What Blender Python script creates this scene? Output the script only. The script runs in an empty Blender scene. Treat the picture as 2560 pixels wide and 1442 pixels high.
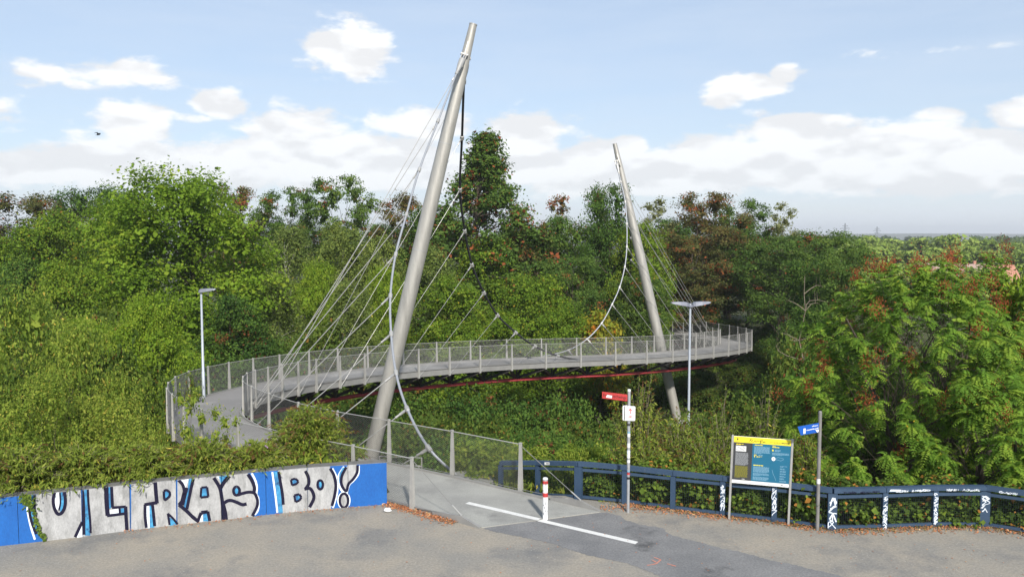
import bpy, math, random
import numpy as np
from mathutils import Vector
from mathutils.geometry import tessellate_polygon

scene = bpy.context.scene
COL = scene.collection

# ---------------------------------------------------------------- camera
FPX = 2000.0                       # focal length in pixels of the 2560 px wide photograph
PITCH = math.atan(131 / FPX)
EYE = 7.0
cam_data = bpy.data.cameras.new('camera')
cam_data.sensor_width = 36.0
cam_data.lens = 36.0 * FPX / 2560
cam_data.clip_start = 0.1
cam_data.clip_end = 30000
cam = bpy.data.objects.new('camera', cam_data)
COL.objects.link(cam)
cam.location = (0, 0, EYE)
cam.rotation_euler = (math.pi / 2 - PITCH, 0, 0)
scene.camera = cam

# ---------------------------------------------------------------- sun, sky, exposure
SUN_AZ, SUN_EL = math.radians(166), math.radians(35)   # azimuth clockwise from +Y
sun_data = bpy.data.lights.new('sun', 'SUN')
sun_data.energy = 4.2
sun_data.angle = math.radians(3.0)
sun_data.color = (1.0, 0.955, 0.89)
sun = bpy.data.objects.new('sun', sun_data)
COL.objects.link(sun)
sdir = Vector((math.sin(SUN_AZ) * math.cos(SUN_EL), math.cos(SUN_AZ) * math.cos(SUN_EL), math.sin(SUN_EL)))
sun.rotation_euler = sdir.to_track_quat('Z', 'Y').to_euler()
sun.location = (30, -30, 60)

scene.view_settings.view_transform = 'Standard'
scene.view_settings.look = 'None'
scene.view_settings.exposure = 0.62
scene.view_settings.gamma = 1.0
scene.view_settings.use_curve_mapping = False

world = bpy.data.worlds.new('World')
scene.world = world
world.use_nodes = True


def build_world():
    nt = world.node_tree
    nt.nodes.clear()
    N, L = nt.nodes.new, nt.links.new
    out = N('ShaderNodeOutputWorld')
    sky = N('ShaderNodeTexSky')
    sky.sky_type = 'NISHITA'
    sky.sun_disc = False
    sky.sun_elevation = SUN_EL
    sky.sun_rotation = SUN_AZ
    sky.altitude = 100
    sky.air_density = 1.0
    sky.dust_density = 0.6
    sky.ozone_density = 3.0
    bg = N('ShaderNodeBackground')
    bg.inputs['Strength'].default_value = 0.095
    L(sky.outputs[0], bg.inputs['Color'])

    tc = N('ShaderNodeTexCoord')
    nrm = N('ShaderNodeVectorMath'); nrm.operation = 'NORMALIZE'
    L(tc.outputs['Generated'], nrm.inputs[0])
    sep = N('ShaderNodeSeparateXYZ')
    L(nrm.outputs[0], sep.inputs[0])

    def m(op, a, b=None, c=None, clamp=False):
        n = N('ShaderNodeMath'); n.operation = op; n.use_clamp = clamp
        for i, v in enumerate((a, b, c)):
            if v is None:
                continue
            if isinstance(v, (int, float)):
                n.inputs[i].default_value = v
            else:
                L(v, n.inputs[i])
        return n.outputs[0]

    az = m('ARCTAN2', sep.outputs[0], sep.outputs[1])
    el = m('ARCSINE', sep.outputs[2])
    ae = N('ShaderNodeCombineXYZ')
    L(az, ae.inputs[0]); L(el, ae.inputs[1])

    def noise(scale, detail, rough, off=(0, 0, 0), zs=2.4):
        mp = N('ShaderNodeMapping')
        mp.inputs['Scale'].default_value = (1, 1, zs)
        mp.inputs['Location'].default_value = off
        L(nrm.outputs[0], mp.inputs['Vector'])
        n = N('ShaderNodeTexNoise')
        n.inputs['Scale'].default_value = scale
        n.inputs['Detail'].default_value = detail
        n.inputs['Roughness'].default_value = rough
        n.inputs['Distortion'].default_value = 0.1
        L(mp.outputs[0], n.inputs['Vector'])
        return n.outputs[0]

    # cumulus heaps: direction (in degrees of azimuth / elevation) and angular size
    heaps = []

    def heap(px, py, w, h, a):
        heaps.append((math.atan((px - 1280) / FPX), math.atan((590 - py) / FPX), 1.12 * w / FPX, 1.2 * h / FPX, a))
    for q in ((880, 140, 95, 55, .95), (800, 180, 60, 25, .5), (960, 160, 60, 22, .5), (330, 232, 110, 32, .75), (120, 248, 60, 24, .7), (205, 262, 70, 16, .5),
              (565, 282, 62, 32, .85), (490, 322, 50, 14, .6), (345, 345, 78, 48, 1.0), (300, 410, 150, 50, .9),
              (90, 440, 150, 36, .7), (20, 320, 55, 26, .6), (745, 340, 110, 48, 1.0), (680, 410, 180, 48, 1.0),
              (900, 390, 170, 45, .9), (1060, 318, 105, 36, .9), (1010, 390, 170, 48, .8), (1320, 330, 82, 44, 1.0),
              (1300, 405, 130, 60, 1.0), (1480, 405, 110, 45, 1.0), (1560, 375, 60, 26, .9), (1640, 430, 170, 50, .9),
              (1855, 240, 95, 30, .9), (1950, 212, 38, 22, .8), (1810, 262, 70, 22, .7), (1985, 345, 110, 38, 1.0),
              (2080, 395, 230, 52, 1.0), (1820, 405, 180, 46, .9), (2290, 385, 150, 46, .9), (2430, 420, 200, 54, .9),
              (2535, 335, 60, 34, .8), (560, 440, 260, 40, .8), (200, 450, 240, 36, .75), (850, 445, 260, 38, .8), (1150, 430, 200, 50, .8), (1500, 450, 260, 40, .85), (2000, 440, 300, 44, .9), (2350, 455, 300, 44, .85), (1750, 445, 250, 42, .8), (2330, 330, 80, 22, .5), (2130, 185, 60, 18, .35), (2470, 190, 150, 14, .35), (1900, 300, 60, 20, .5)):
        heap(*q)
    tot = None
    for a, e, w, h, amp in heaps:
        s = N('ShaderNodeVectorMath'); s.operation = 'SUBTRACT'
        L(ae.outputs[0], s.inputs[0]); s.inputs[1].default_value = (a, e, 0)
        k = N('ShaderNodeVectorMath'); k.operation = 'MULTIPLY'
        L(s.outputs[0], k.inputs[0]); k.inputs[1].default_value = (1 / w, 1 / h, 0)
        d = N('ShaderNodeVectorMath'); d.operation = 'DOT_PRODUCT'
        L(k.outputs[0], d.inputs[0]); L(k.outputs[0], d.inputs[1])
        g = m('MULTIPLY', m('EXPONENT', m('MULTIPLY', d.outputs['Value'], -0.9)), amp)
        tot = g if tot is None else m('MAXIMUM', tot, g)
    # the same fair-weather bank all round the horizon outside the view
    away = m('MULTIPLY', m('SUBTRACT', m('ABSOLUTE', az), 0.56), 6.0, clamp=True)
    band = m('EXPONENT', m('MULTIPLY', m('POWER', m('DIVIDE', m('SUBTRACT', el, 0.095), 0.065), 2.0), -1.0))
    big = m('MULTIPLY', m('SUBTRACT', noise(4.0, 2, 0.5, (3, 1, 7)), 0.36), 4.0, clamp=True)
    round_ = m('MULTIPLY', m('MULTIPLY', band, big), away)
    tot = m('MAXIMUM', tot, round_)
    n1 = noise(22, 7, 0.58)
    n2 = noise(22, 5, 0.58, (0.0, 0.0, -0.02))
    dens = m('ADD', m('SUBTRACT', tot, 0.31), m('MULTIPLY', m('SUBTRACT', n1, 0.5), 1.12))
    alpha = N('ShaderNodeMapRange'); alpha.interpolation_type = 'SMOOTHSTEP'
    alpha.inputs['From Min'].default_value = -0.03; alpha.inputs['From Max'].default_value = 0.25
    L(dens, alpha.inputs['Value'])
    # thin veil of high cloud and horizon haze
    veil = m('MULTIPLY', m('SUBTRACT', noise(5, 6, 0.6, (2, 5, 1), 7.0), 0.38), 1.5, clamp=True)
    low = m('EXPONENT', m('MULTIPLY', m('ABSOLUTE', el), -1 / 0.055))
    veil = m('ADD', m('MULTIPLY', veil, 0.30), m('MULTIPLY', low, 0.45), clamp=True)
    veil = m('MINIMUM', m('ADD', veil, 0.52), 0.92)
    shade = m('ADD', m('MULTIPLY', m('SUBTRACT', n1, n2), .45), m('MULTIPLY', m('SUBTRACT', noise(13, 2, .5), noise(13, 2, .5, (0, 0, -.045))), .9))
    lum = m('ADD', m('ADD', 0.93, shade), m('MULTIPLY', m('SUBTRACT', tot, 0.5), 0.10))
    lum = m('MULTIPLY', m('MINIMUM', m('MAXIMUM', lum, 0.835), 1.0), 0.72)
    ccol = N('ShaderNodeCombineXYZ')
    L(m('MULTIPLY', lum, 0.985), ccol.inputs[0]); L(m('MULTIPLY', lum, 0.995), ccol.inputs[1]); L(m('ADD', m('MULTIPLY', lum, 0.965), 0.03), ccol.inputs[2])
    bgc = N('ShaderNodeBackground'); L(ccol.outputs[0], bgc.inputs['Color'])
    vc = N('ShaderNodeMix'); vc.data_type = 'RGBA'
    L(m('MULTIPLY', low, 1.15, clamp=True), vc.inputs[0]); vc.inputs[6].default_value = (0.465, 0.535, 0.63, 1); vc.inputs[7].default_value = (0.585, 0.62, 0.66, 1)
    bgv = N('ShaderNodeBackground'); L(vc.outputs[2], bgv.inputs['Color'])
    mx1 = N('ShaderNodeMixShader'); L(veil, mx1.inputs[0]); L(bg.outputs[0], mx1.inputs[1]); L(bgv.outputs[0], mx1.inputs[2])
    mx2 = N('ShaderNodeMixShader')
    L(m('MULTIPLY', alpha.outputs[0], m('SUBTRACT', 1.0, m('MULTIPLY', low, 0.55))), mx2.inputs[0])
    L(mx1.outputs[0], mx2.inputs[1]); L(bgc.outputs[0], mx2.inputs[2])
    L(mx2.outputs[0], out.inputs[0])


build_world()
world.cycles.sampling_method = 'MANUAL'
world.cycles.sample_map_resolution = 256
scene.cycles.max_bounces = 6
scene.cycles.diffuse_bounces = 3
scene.cycles.transmission_bounces = 3

# ---------------------------------------------------------------- helpers
CP, SP = math.cos(PITCH), math.sin(PITCH)


def ray(px, py):
    cx, cy = (px - 1280) / FPX, (721 - py) / FPX
    return Vector((cx, CP + cy * SP, -SP + cy * CP))


def atz(px, py, z=0.0):
    d = ray(px, py); t = (z - EYE) / d.z
    return Vector((d.x * t, d.y * t, z))


def aty(px, py, y):
    d = ray(px, py); t = y / d.y
    return Vector((d.x * t, y, EYE + d.z * t))


class MB:
    """collects faces for one mesh object"""
    def __init__(s):
        s.v, s.f, s.mi = [], [], []

    def poly(s, pts, mi=0):
        n = len(s.v); s.v.extend(tuple(p) for p in pts)
        s.f.append(tuple(range(n, n + len(pts)))); s.mi.append(mi)

    def hexa(s, p, mi=0):
        """p: 4 bottom points (ccw from above) and 4 top points"""
        n = len(s.v); s.v.extend(tuple(q) for q in p)
        for f in ((3, 2, 1, 0), (4, 5, 6, 7), (0, 1, 5, 4), (1, 2, 6, 5), (2, 3, 7, 6), (3, 0, 4, 7)):
            s.f.append(tuple(n + i for i in f)); s.mi.append(mi)

    def box(s, c, sx, sy, sz, rz=0.0, mi=0):
        ca, sa = math.cos(rz), math.sin(rz)
        P = []
        for dz in (-.5, .5):
            for dx, dy in ((-.5, -.5), (.5, -.5), (.5, .5), (-.5, .5)):
                x, y = dx * sx, dy * sy
                P.append((c[0] + x * ca - y * sa, c[1] + x * sa + y * ca, c[2] + dz * sz))
        s.hexa(P, mi)

    def beam(s, a, b, w, h, up=(0, 0, 1), mi=0, w2=None, h2=None):
        a, b, up = Vector(a), Vector(b), Vector(up)
        t = (b - a).normalized(); sd = t.cross(up)
        if sd.length < 1e-4:
            sd = t.cross(Vector((1, 0, 0)))
        sd.normalize(); u = sd.cross(t)
        w2 = w if w2 is None else w2; h2 = h if h2 is None else h2
        P = []
        for q, ww, hh in ((a, w, h), (b, w2, h2)):
            P += [q - sd * ww / 2 - u * hh / 2, q + sd * ww / 2 - u * hh / 2, q + sd * ww / 2 + u * hh / 2, q - sd * ww / 2 + u * hh / 2]
        s.hexa(P, mi)

    def tube(s, pts, r, n=8, cap=True, mi=0):
        pts = [Vector(p) for p in pts]
        rs = r if isinstance(r, (list, tuple)) else [r] * len(pts)
        base = len(s.v)
        ref = None
        for i, p in enumerate(pts):
            t = (pts[min(i + 1, len(pts) - 1)] - pts[max(i - 1, 0)]).normalized()
            if ref is None:
                ref = Vector((0, 0, 1)) if abs(t.z) < .9 else Vector((1, 0, 0))
            a = t.cross(ref)
            if a.length < 1e-4:
                a = t.cross(Vector((0, 1, 0)))
            a.normalize(); b = t.cross(a); ref = a.cross(t)
            for k in range(n):
                an = 2 * math.pi * k / n
                q = p + (a * math.cos(an) + b * math.sin(an)) * rs[i]
                s.v.append(tuple(q))
        for i in range(len(pts) - 1):
            for k in range(n):
                k2 = (k + 1) % n
                s.f.append((base + i * n + k, base + i * n + k2, base + (i + 1) * n + k2, base + (i + 1) * n + k)); s.mi.append(mi)
        if cap:
            s.f.append(tuple(base + k for k in range(n))[::-1]); s.mi.append(mi)
            e = base + (len(pts) - 1) * n
            s.f.append(tuple(e + k for k in range(n))); s.mi.append(mi)

    def prism(s, outline, depth_vec, mi=0):
        """closed outline (3-D points) extruded along depth_vec"""
        o = [Vector(p) for p in outline]; d = Vector(depth_vec); n0 = len(s.v); n = len(o)
        s.v.extend(tuple(p) for p in o); s.v.extend(tuple(p + d) for p in o)
        s.f.append(tuple(range(n0, n0 + n))); s.mi.append(mi)
        s.f.append(tuple(range(n0 + n, n0 + 2 * n))[::-1]); s.mi.append(mi)
        for k in range(n):
            k2 = (k + 1) % n
            s.f.append((n0 + k, n0 + n + k, n0 + n + k2, n0 + k2)); s.mi.append(mi)

    def lathe(s, c, prof, n=16, mi=0):
        base = len(s.v)
        for r, z in prof:
            for k in range(n):
                an = 2 * math.pi * k / n
                s.v.append((c[0] + r * math.cos(an), c[1] + r * math.sin(an), c[2] + z))
        for i in range(len(prof) - 1):
            for k in range(n):
                k2 = (k + 1) % n
                s.f.append((base + i * n + k, base + i * n + k2, base + (i + 1) * n + k2, base + (i + 1) * n + k)); s.mi.append(mi)
        s.f.append(tuple(base + k for k in range(n))[::-1]); s.mi.append(mi)
        e = base + (len(prof) - 1) * n
        s.f.append(tuple(e + k for k in range(n))); s.mi.append(mi)

    def build(s, name, mat, parent=None, smooth=False):
        me = bpy.data.meshes.new(name)
        me.from_pydata(s.v, [], s.f)
        mats = mat if isinstance(mat, (list, tuple)) else [mat]
        for q in mats:
            me.materials.append(q)
        if len(mats) > 1:
            me.polygons.foreach_set('material_index', s.mi)
        if smooth:
            me.polygons.foreach_set('use_smooth', [True] * len(me.polygons))
            if smooth != 'all':
                me.set_sharp_from_angle(angle=math.radians(40))
        me.update()
        o = bpy.data.objects.new(name, me)
        COL.objects.link(o)
        if parent is not None:
            o.parent = parent
        return o


def tag(o, label=None, cat=None, group=None, kind=None):
    if label: o['label'] = label
    if cat: o['category'] = cat
    if group: o['group'] = group
    if kind: o['kind'] = kind
    return o


def empty(name, loc=(0, 0, 0), rz=0.0):
    o = bpy.data.objects.new(name, None)
    o.empty_display_size = 0.2
    COL.objects.link(o)
    o.location = loc
    o.rotation_euler = (0, 0, rz)
    return o


def child_of_world_origin(o, root):
    """keep world-space mesh coordinates although the root Empty stands elsewhere"""
    o.parent = root
    o.matrix_parent_inverse = root.matrix_basis.inverted()


# ---------------------------------------------------------------- materials
def lin(r, g, b):
    def c(v):
        v /= 255.0
        return v / 12.92 if v <= 0.04045 else ((v + 0.055) / 1.055) ** 2.4
    return (c(r), c(g), c(b), 1)


def mat(name, col, rough=0.6, metal=0.0, col2=None, nscale=6.0, namt=0.5, fine=0.0, fscale=120.0, bump=0.0, bscale=60.0, spec=0.4, stretch=(1, 1, 1), dirt=None, dscale=1.2, dlo=.5, dhi=.68, specks=None, sscale=22.0, ssize=.22):
    mt = bpy.data.materials.new(name); mt.use_nodes = True
    nt = mt.node_tree; N, L = nt.nodes.new, nt.links.new
    b = nt.nodes['Principled BSDF']
    b.inputs['Roughness'].default_value = rough
    b.inputs['Metallic'].default_value = metal
    b.inputs['Specular IOR Level'].default_value = spec
    geo = N('ShaderNodeNewGeometry')
    mp = N('ShaderNodeMapping'); mp.inputs['Scale'].default_value = stretch
    L(geo.outputs['Position'], mp.inputs['Vector'])

    def noise(sc, det=5, ro=.6):
        n = N('ShaderNodeTexNoise'); n.inputs['Scale'].default_value = sc; n.inputs['Detail'].default_value = det; n.inputs['Roughness'].default_value = ro
        L(mp.outputs[0], n.inputs['Vector']); return n.outputs[0]

    def rng(x, a, c, lo=0., hi=1.):
        r = N('ShaderNodeMapRange'); L(x, r.inputs['Value'])
        for k, v in (('From Min', a), ('From Max', c), ('To Min', lo), ('To Max', hi)):
            r.inputs[k].default_value = v
        return r.outputs[0]

    def mix(fac, a, c, blend='MIX'):
        x = N('ShaderNodeMix'); x.data_type = 'RGBA'; x.blend_type = blend
        if isinstance(fac, float): x.inputs[0].default_value = fac
        else: L(fac, x.inputs[0])
        for i, v in ((6, a), (7, c)):
            if isinstance(v, tuple): x.inputs[i].default_value = v
            else: L(v, x.inputs[i])
        return x.outputs[2]
    cur = tuple(col)
    if col2 is not None:
        cur = mix(rng(noise(nscale), .5 - .25 / max(namt, .01) * .5, .5 + .25 / max(namt, .01) * .5), cur, tuple(col2))
    if dirt is not None:
        cur = mix(rng(noise(dscale, 7, .65), dlo, dhi), cur, tuple(dirt))
    if fine:
        cur = mix(1.0, cur, mix(rng(noise(fscale, 3, .7), .35, .65), (1 - fine,) * 3 + (1,), (1 + fine,) * 3 + (1,)), 'MULTIPLY')
    if specks is not None:
        vo = N('ShaderNodeTexVoronoi'); vo.inputs['Scale'].default_value = sscale; L(mp.outputs[0], vo.inputs['Vector'])
        sc_ = N('ShaderNodeSeparateColor'); L(vo.outputs['Color'], sc_.inputs[0])
        lt = N('ShaderNodeMath'); lt.operation = 'LESS_THAN'; L(vo.outputs['Distance'], lt.inputs[0]); lt.inputs[1].default_value = ssize
        g2 = N('ShaderNodeMath'); g2.operation = 'GREATER_THAN'; L(sc_.outputs[0], g2.inputs[0]); g2.inputs[1].default_value = .82
        ml = N('ShaderNodeMath'); ml.operation = 'MULTIPLY'; L(lt.outputs[0], ml.inputs[0]); L(g2.outputs[0], ml.inputs[1])
        cur = mix(ml.outputs[0], cur, tuple(specks))
    if isinstance(cur, tuple): b.inputs['Base Color'].default_value = cur
    else: L(cur, b.inputs['Base Color'])
    if bump:
        bp = N('ShaderNodeBump'); bp.inputs['Strength'].default_value = bump; bp.inputs['Distance'].default_value = 0.02
        L(noise(bscale, 4, .6), bp.inputs['Height']); L(bp.outputs[0], b.inputs['Normal'])
    return mt


M = {}
M['gravel'] = mat('gravel', (.285, .255, .208, 1), .95, col2=(.222, .211, .188, 1), nscale=.55, namt=1.0, fine=.14, fscale=18, bump=.5, bscale=38, spec=.15, dirt=(.160, .158, .153, 1), dscale=.45, dlo=.52, dhi=.68, specks=(.39, .37, .33, 1), sscale=16, ssize=.16)
M['asphalt'] = mat('asphalt', (.148, .148, .149, 1), .9, col2=(.19, .188, .185, 1), nscale=.9, namt=1.0, fine=.18, fscale=22, bump=.35, bscale=45, spec=.2, dirt=(.070, .070, .071, 1), dscale=.8, dlo=.57, dhi=.70, specks=(.25, .25, .245, 1), sscale=18, ssize=.15)
M['concrete'] = mat('concrete', (.30, .297, .27, 1), .85, col2=(.235, .232, .215, 1), nscale=.9, namt=.8, fine=.12, fscale=40, bump=.15, bscale=30, spec=.25, stretch=(1, 1, 1), dirt=(.19, .187, .175, 1), dscale=.8, dlo=.55, dhi=.70)
M['deck'] = mat('deck_coating', (.225, .215, .205, 1), .85, col2=(.19, .183, .176, 1), nscale=.35, namt=.8, fine=.10, fscale=30, bump=.1, bscale=30, spec=.25, dirt=(.30, .29, .275, 1), dscale=.25, dlo=.50, dhi=.62)
M['paint_line'] = mat('road_paint', (.62, .615, .59, 1), .7, col2=(.54, .535, .51, 1), nscale=8, fine=.10, fscale=60, spec=.3, dirt=(.42, .41, .40, 1), dscale=14, dlo=.62, dhi=.70)
M['orange_spray'] = mat('orange_spray', (.55, .17, .10, 1), .9, col2=(.32, .20, .17, 1), nscale=25, namt=.8)
M['pylon'] = mat('pylon_steel', (.42, .405, .365, 1), .48, metal=.4, col2=(.34, .325, .295, 1), nscale=3, namt=.6, fine=.06, fscale=40, spec=.4, stretch=(1.4, 1.4, .12), dirt=(.27, .26, .235, 1), dscale=3.2, dlo=.52, dhi=.75)
M['steel'] = mat('stainless_steel', (.42, .415, .39, 1), .45, metal=.4, col2=(.34, .33, .315, 1), nscale=5, namt=.6)
M['rail_steel'] = mat('rail_post_steel', (.42, .41, .375, 1), .5, metal=.3, col2=(.34, .33, .31, 1), nscale=4, namt=.6)
M['wire'] = mat('mesh_wire', (.23, .225, .21, 1), .5, metal=.4)
M['edge_steel'] = mat('deck_edge_steel', (.28, .275, .26, 1), .6, metal=.25, col2=(.23, .225, .215, 1), nscale=2.5, namt=.7)
M['galv_cable'] = mat('galvanised_cable', (.33, .345, .37, 1), .5, metal=.3, col2=(.27, .28, .30, 1), nscale=8, namt=.6)
M['dark_cable'] = mat('dark_cable', (.022, .022, .024, 1), .5, metal=.2)
M['truss_dark'] = mat('truss_dark_steel', (.042, .036, .034, 1), .6, metal=.2, col2=(.06, .05, .045, 1), nscale=4)
M['truss_red'] = mat('truss_red_paint', (.47, .062, .070, 1), .5, col2=(.39, .050, .058, 1), nscale=3, namt=.7, fine=.08)
M['wall_blue'] = mat('wall_blue_paint', (.007, .085, .31, 1), .7, col2=(.009, .105, .36, 1), nscale=2.5, namt=.7, fine=.10, fscale=40, dirt=(.06, .15, .33, 1), dscale=2.5, dlo=.64, dhi=.76, bump=.1, stretch=(1, 1, .35))
M['silver'] = mat('silver_spray', (.40, .40, .395, 1), .55, metal=.12, col2=(.30, .30, .30, 1), nscale=5, namt=.8, fine=.12, fscale=35, dirt=(.21, .21, .205, 1), dscale=4, dlo=.48, dhi=.70, stretch=(1, 1, .45))
M['wht_spray'] = mat('white_spray', (.72, .76, .80, 1), .7, col2=(.60, .66, .72, 1), nscale=6)
M['cyan'] = mat('light_blue_spray', (.055, .29, .50, 1), .7, col2=(.025, .13, .28, 1), nscale=5, namt=.9, dirt=(.012, .03, .10, 1), dscale=6, dlo=.52, dhi=.68)
M['ink'] = mat('black_spray', (.006, .005, .018, 1), .75, col2=(.010, .009, .028, 1), nscale=6, dirt=(.09, .09, .11, 1), dscale=9, dlo=.66, dhi=.80, spec=.2)
M['wall_top'] = mat('wall_top_concrete', (.155, .15, .14, 1), .95, col2=(.10, .098, .088, 1), nscale=3, namt=.8, fine=.2, fscale=40, bump=.4)
M['fence'] = mat('fence_blue_grey_paint', (.022, .046, .086, 1), .65, col2=(.030, .058, .102, 1), nscale=3, namt=.7, fine=.12, dirt=(.062, .085, .115, 1), dscale=6, dlo=.62, dhi=.76, stretch=(1, 1, .5))
M['fence_mesh'] = mat('fence_mesh_wire', (.02, .03, .04, 1), .6)
M['lamp_pole'] = mat('lamp_pole_paint', (.40, .43, .48, 1), .5, metal=.2, col2=(.34, .37, .41, 1), nscale=3)
M['lamp_head'] = mat('lamp_head_grey', (.20, .21, .25, 1), .5, metal=.2, col2=(.17, .18, .21, 1), nscale=5)
M['lamp_glass'] = mat('lamp_glass', (.55, .57, .58, 1), .15, spec=.6)
M['sign_pole'] = mat('galvanised_pole', (.38, .39, .40, 1), .5, metal=.35, col2=(.30, .31, .32, 1), nscale=9, namt=.7)
M['blue_pole'] = mat('weathered_pole', (.23, .22, .21, 1), .6, metal=.2, col2=(.17, .165, .155, 1), nscale=4, namt=.8)
M['white'] = mat('white_enamel', (.72, .72, .71, 1), .45, col2=(.62, .62, .60, 1), nscale=5, namt=.6)
M['red'] = mat('red_enamel', (.46, .045, .04, 1), .5, col2=(.38, .035, .035, 1), nscale=6, namt=.6)
M['black'] = mat('black_print', (.012, .012, .012, 1), .6)
M['yellow'] = mat('yellow_print', (.80, .66, .03, 1), .5, col2=(.74, .60, .03, 1), nscale=4)
M['petrol'] = mat('petrol_blue_print', (.010, .105, .185, 1), .45, col2=(.012, .12, .205, 1), nscale=2)
M['charcoal'] = mat('charcoal_print', (.040, .042, .045, 1), .45)
M['olive'] = mat('olive_print', (.16, .15, .02, 1), .5)
M['grey_text'] = mat('grey_print', (.24, .25, .26, 1), .6)
M['blue_text'] = mat('pale_blue_print', (.16, .30, .40, 1), .6)
M['bluesign'] = mat('blue_enamel', (.006, .075, .36, 1), .4, col2=(.008, .09, .40, 1), nscale=4)
M['leaf_litter'] = mat('dry_leaf', (.42, .17, .07, 1), .8, col2=(.28, .105, .045, 1), nscale=14, namt=.9, dirt=(.50, .33, .16, 1), dscale=9, dlo=.56, dhi=.62)
M['soil'] = mat('valley_ground', (.060, .052, .034, 1), 1.0, col2=(.045, .060, .020, 1), nscale=.6, namt=.8, fine=.3, fscale=12, bump=.5, bscale=10, spec=.1, dirt=(.09, .11, .035, 1), dscale=.05, dlo=.5, dhi=.6)
M['roof'] = mat('roof_tile', (.40, .19, .13, 1), .9, col2=(.34, .16, .11, 1), nscale=1.5, fine=.15, fscale=5)
M['roof2'] = mat('grey_brown_roof_tile', (.33, .23, .19, 1), .9, col2=(.28, .20, .17, 1), nscale=1.5, fine=.15, fscale=5)
M['render'] = mat('house_render', (.60, .56, .50, 1), .9, col2=(.52, .48, .43, 1), nscale=.6)
M['pane'] = mat('window_glass', (.05, .06, .07, 1), .1, spec=.6)
M['lattice'] = mat('lattice_steel', (.22, .24, .26, 1), .7)
M['bark'] = mat('bark', (.095, .075, .055, 1), .95, col2=(.060, .048, .036, 1), nscale=5, namt=.8, bump=.4, bscale=14, stretch=(1, 1, .3))
M['birch_bark'] = mat('birch_bark', (.48, .46, .42, 1), .85, col2=(.30, .28, .25, 1), nscale=5, namt=.7, dirt=(.05, .045, .04, 1), dscale=4, dlo=.62, dhi=.68, stretch=(1, 1, 2.5))
M['twig'] = mat('dry_twig', (.22, .18, .13, 1), .9, col2=(.15, .12, .09, 1), nscale=6)
M['hills'] = mat('far_hills', (.05, .075, .04, 1), 1.0, col2=(.07, .09, .045, 1), nscale=.004, spec=.05)
M['bird'] = mat('bird_feathers', (.02, .02, .022, 1), .8)

_orig_build = MB.build


def _build(self, name, mt, parent=None, smooth=False, local=False):
    o = _orig_build(self, name, mt, parent, smooth)
    if parent is not None and parent.type == 'EMPTY' and not local:
        o.matrix_parent_inverse = parent.matrix_basis.inverted()
    return o


MB.build = _build

# ---------------------------------------------------------------- ground shape
WALL_PX = [(-330, 1398), (-130, 1378), (47.6, 1359), (207, 1340.6), (327, 1324.5), (443, 1311), (556, 1299), (666, 1286), (769.5, 1275), (871, 1267), (968, 1260)]
WALL = [atz(x, y) for x, y in WALL_PX]
WALL_H = 1.12
FENCE_PX = [(1446, 1247), (1561, 1258), (1682, 1274), (1806, 1289), (1935, 1304), (2079, 1324), (2209, 1321), (2335, 1316), (2460, 1316)]
FENCE = [atz(x, y) for x, y in FENCE_PX]
FENCE = [Vector((-.32, 22.55, -.44)), Vector((.72, 21.9, -.25))] + FENCE + [Vector((12.75, 18.1, 0)), Vector((14.0, 17.3, 0)), Vector((15.3, 16.5, 0))]
edge_x = [-300, WALL[0].x] + [p.x for p in WALL[1:]] + [-2.6, -.3, 1.77] + [p.x for p in FENCE[3:]] + [300]
edge_y = [-90, WALL[0].y] + [p.y + .15 for p in WALL[1:]] + [20.9, 21.6, 21.05] + [p.y + .1 for p in FENCE[3:]] + [-150]


def ground_z(x, y):
    x = np.asarray(x, float); y = np.asarray(y, float)
    d = y - np.interp(x, edge_x, edge_y)
    hl = np.interp(d, [0, .35, .6, 1.6, 4, 7, 14, 22], [-.08, -.08, .85, .95, -.9, -3.2, -7.2, -9])
    hr = np.interp(d, [0, .3, 3, 7, 14, 22], [-.08, -.08, -1.1, -3.6, -7.2, -9])
    t = np.clip((x + 4.4) / 1.4, 0, 1)
    h = hl * (1 - t) + hr * t
    # valley floor, far slope, plain
    far = np.interp(y, [0, 70, 98, 125, 170, 260, 900], [-9, -9, -4.2, -5, -11, -12, -14])
    h = np.where(d > 21, np.maximum(far, -14) + 0 * h, h)
    m = -3.35 - far
    h = np.where(y > 60, h + np.clip(m, 0, None) * np.exp(-(((x - 13.5) / 6) ** 2 + ((y - 93.5) / 5.5) ** 2)), h)
    w = .35 * np.sin(x * .31 + 1.3) * np.sin(y * .27) + .2 * np.sin(x * .83) * np.cos(y * .71 + 2)
    h = h + np.where(d > 3, w * np.clip((d - 3) / 6, 0, 1), 0)
    ridge = 26 * np.exp(-((y - 4300) / 700.) ** 2) * (1 + .35 * np.sin(x / 900.) + .2 * np.sin(x / 370. + 1))
    return h + ridge


def axis(dense_lo, dense_hi, step, lo, hi, grow=1.16):
    a = list(np.arange(dense_lo, dense_hi + 1e-6, step))
    s = step
    while a[-1] < hi:
        s *= grow; a.append(a[-1] + s)
    s = step; b = []
    c = dense_lo
    while c > lo:
        s *= grow; c -= s; b.append(c)
    return np.array(b[::-1] + a)


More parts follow.
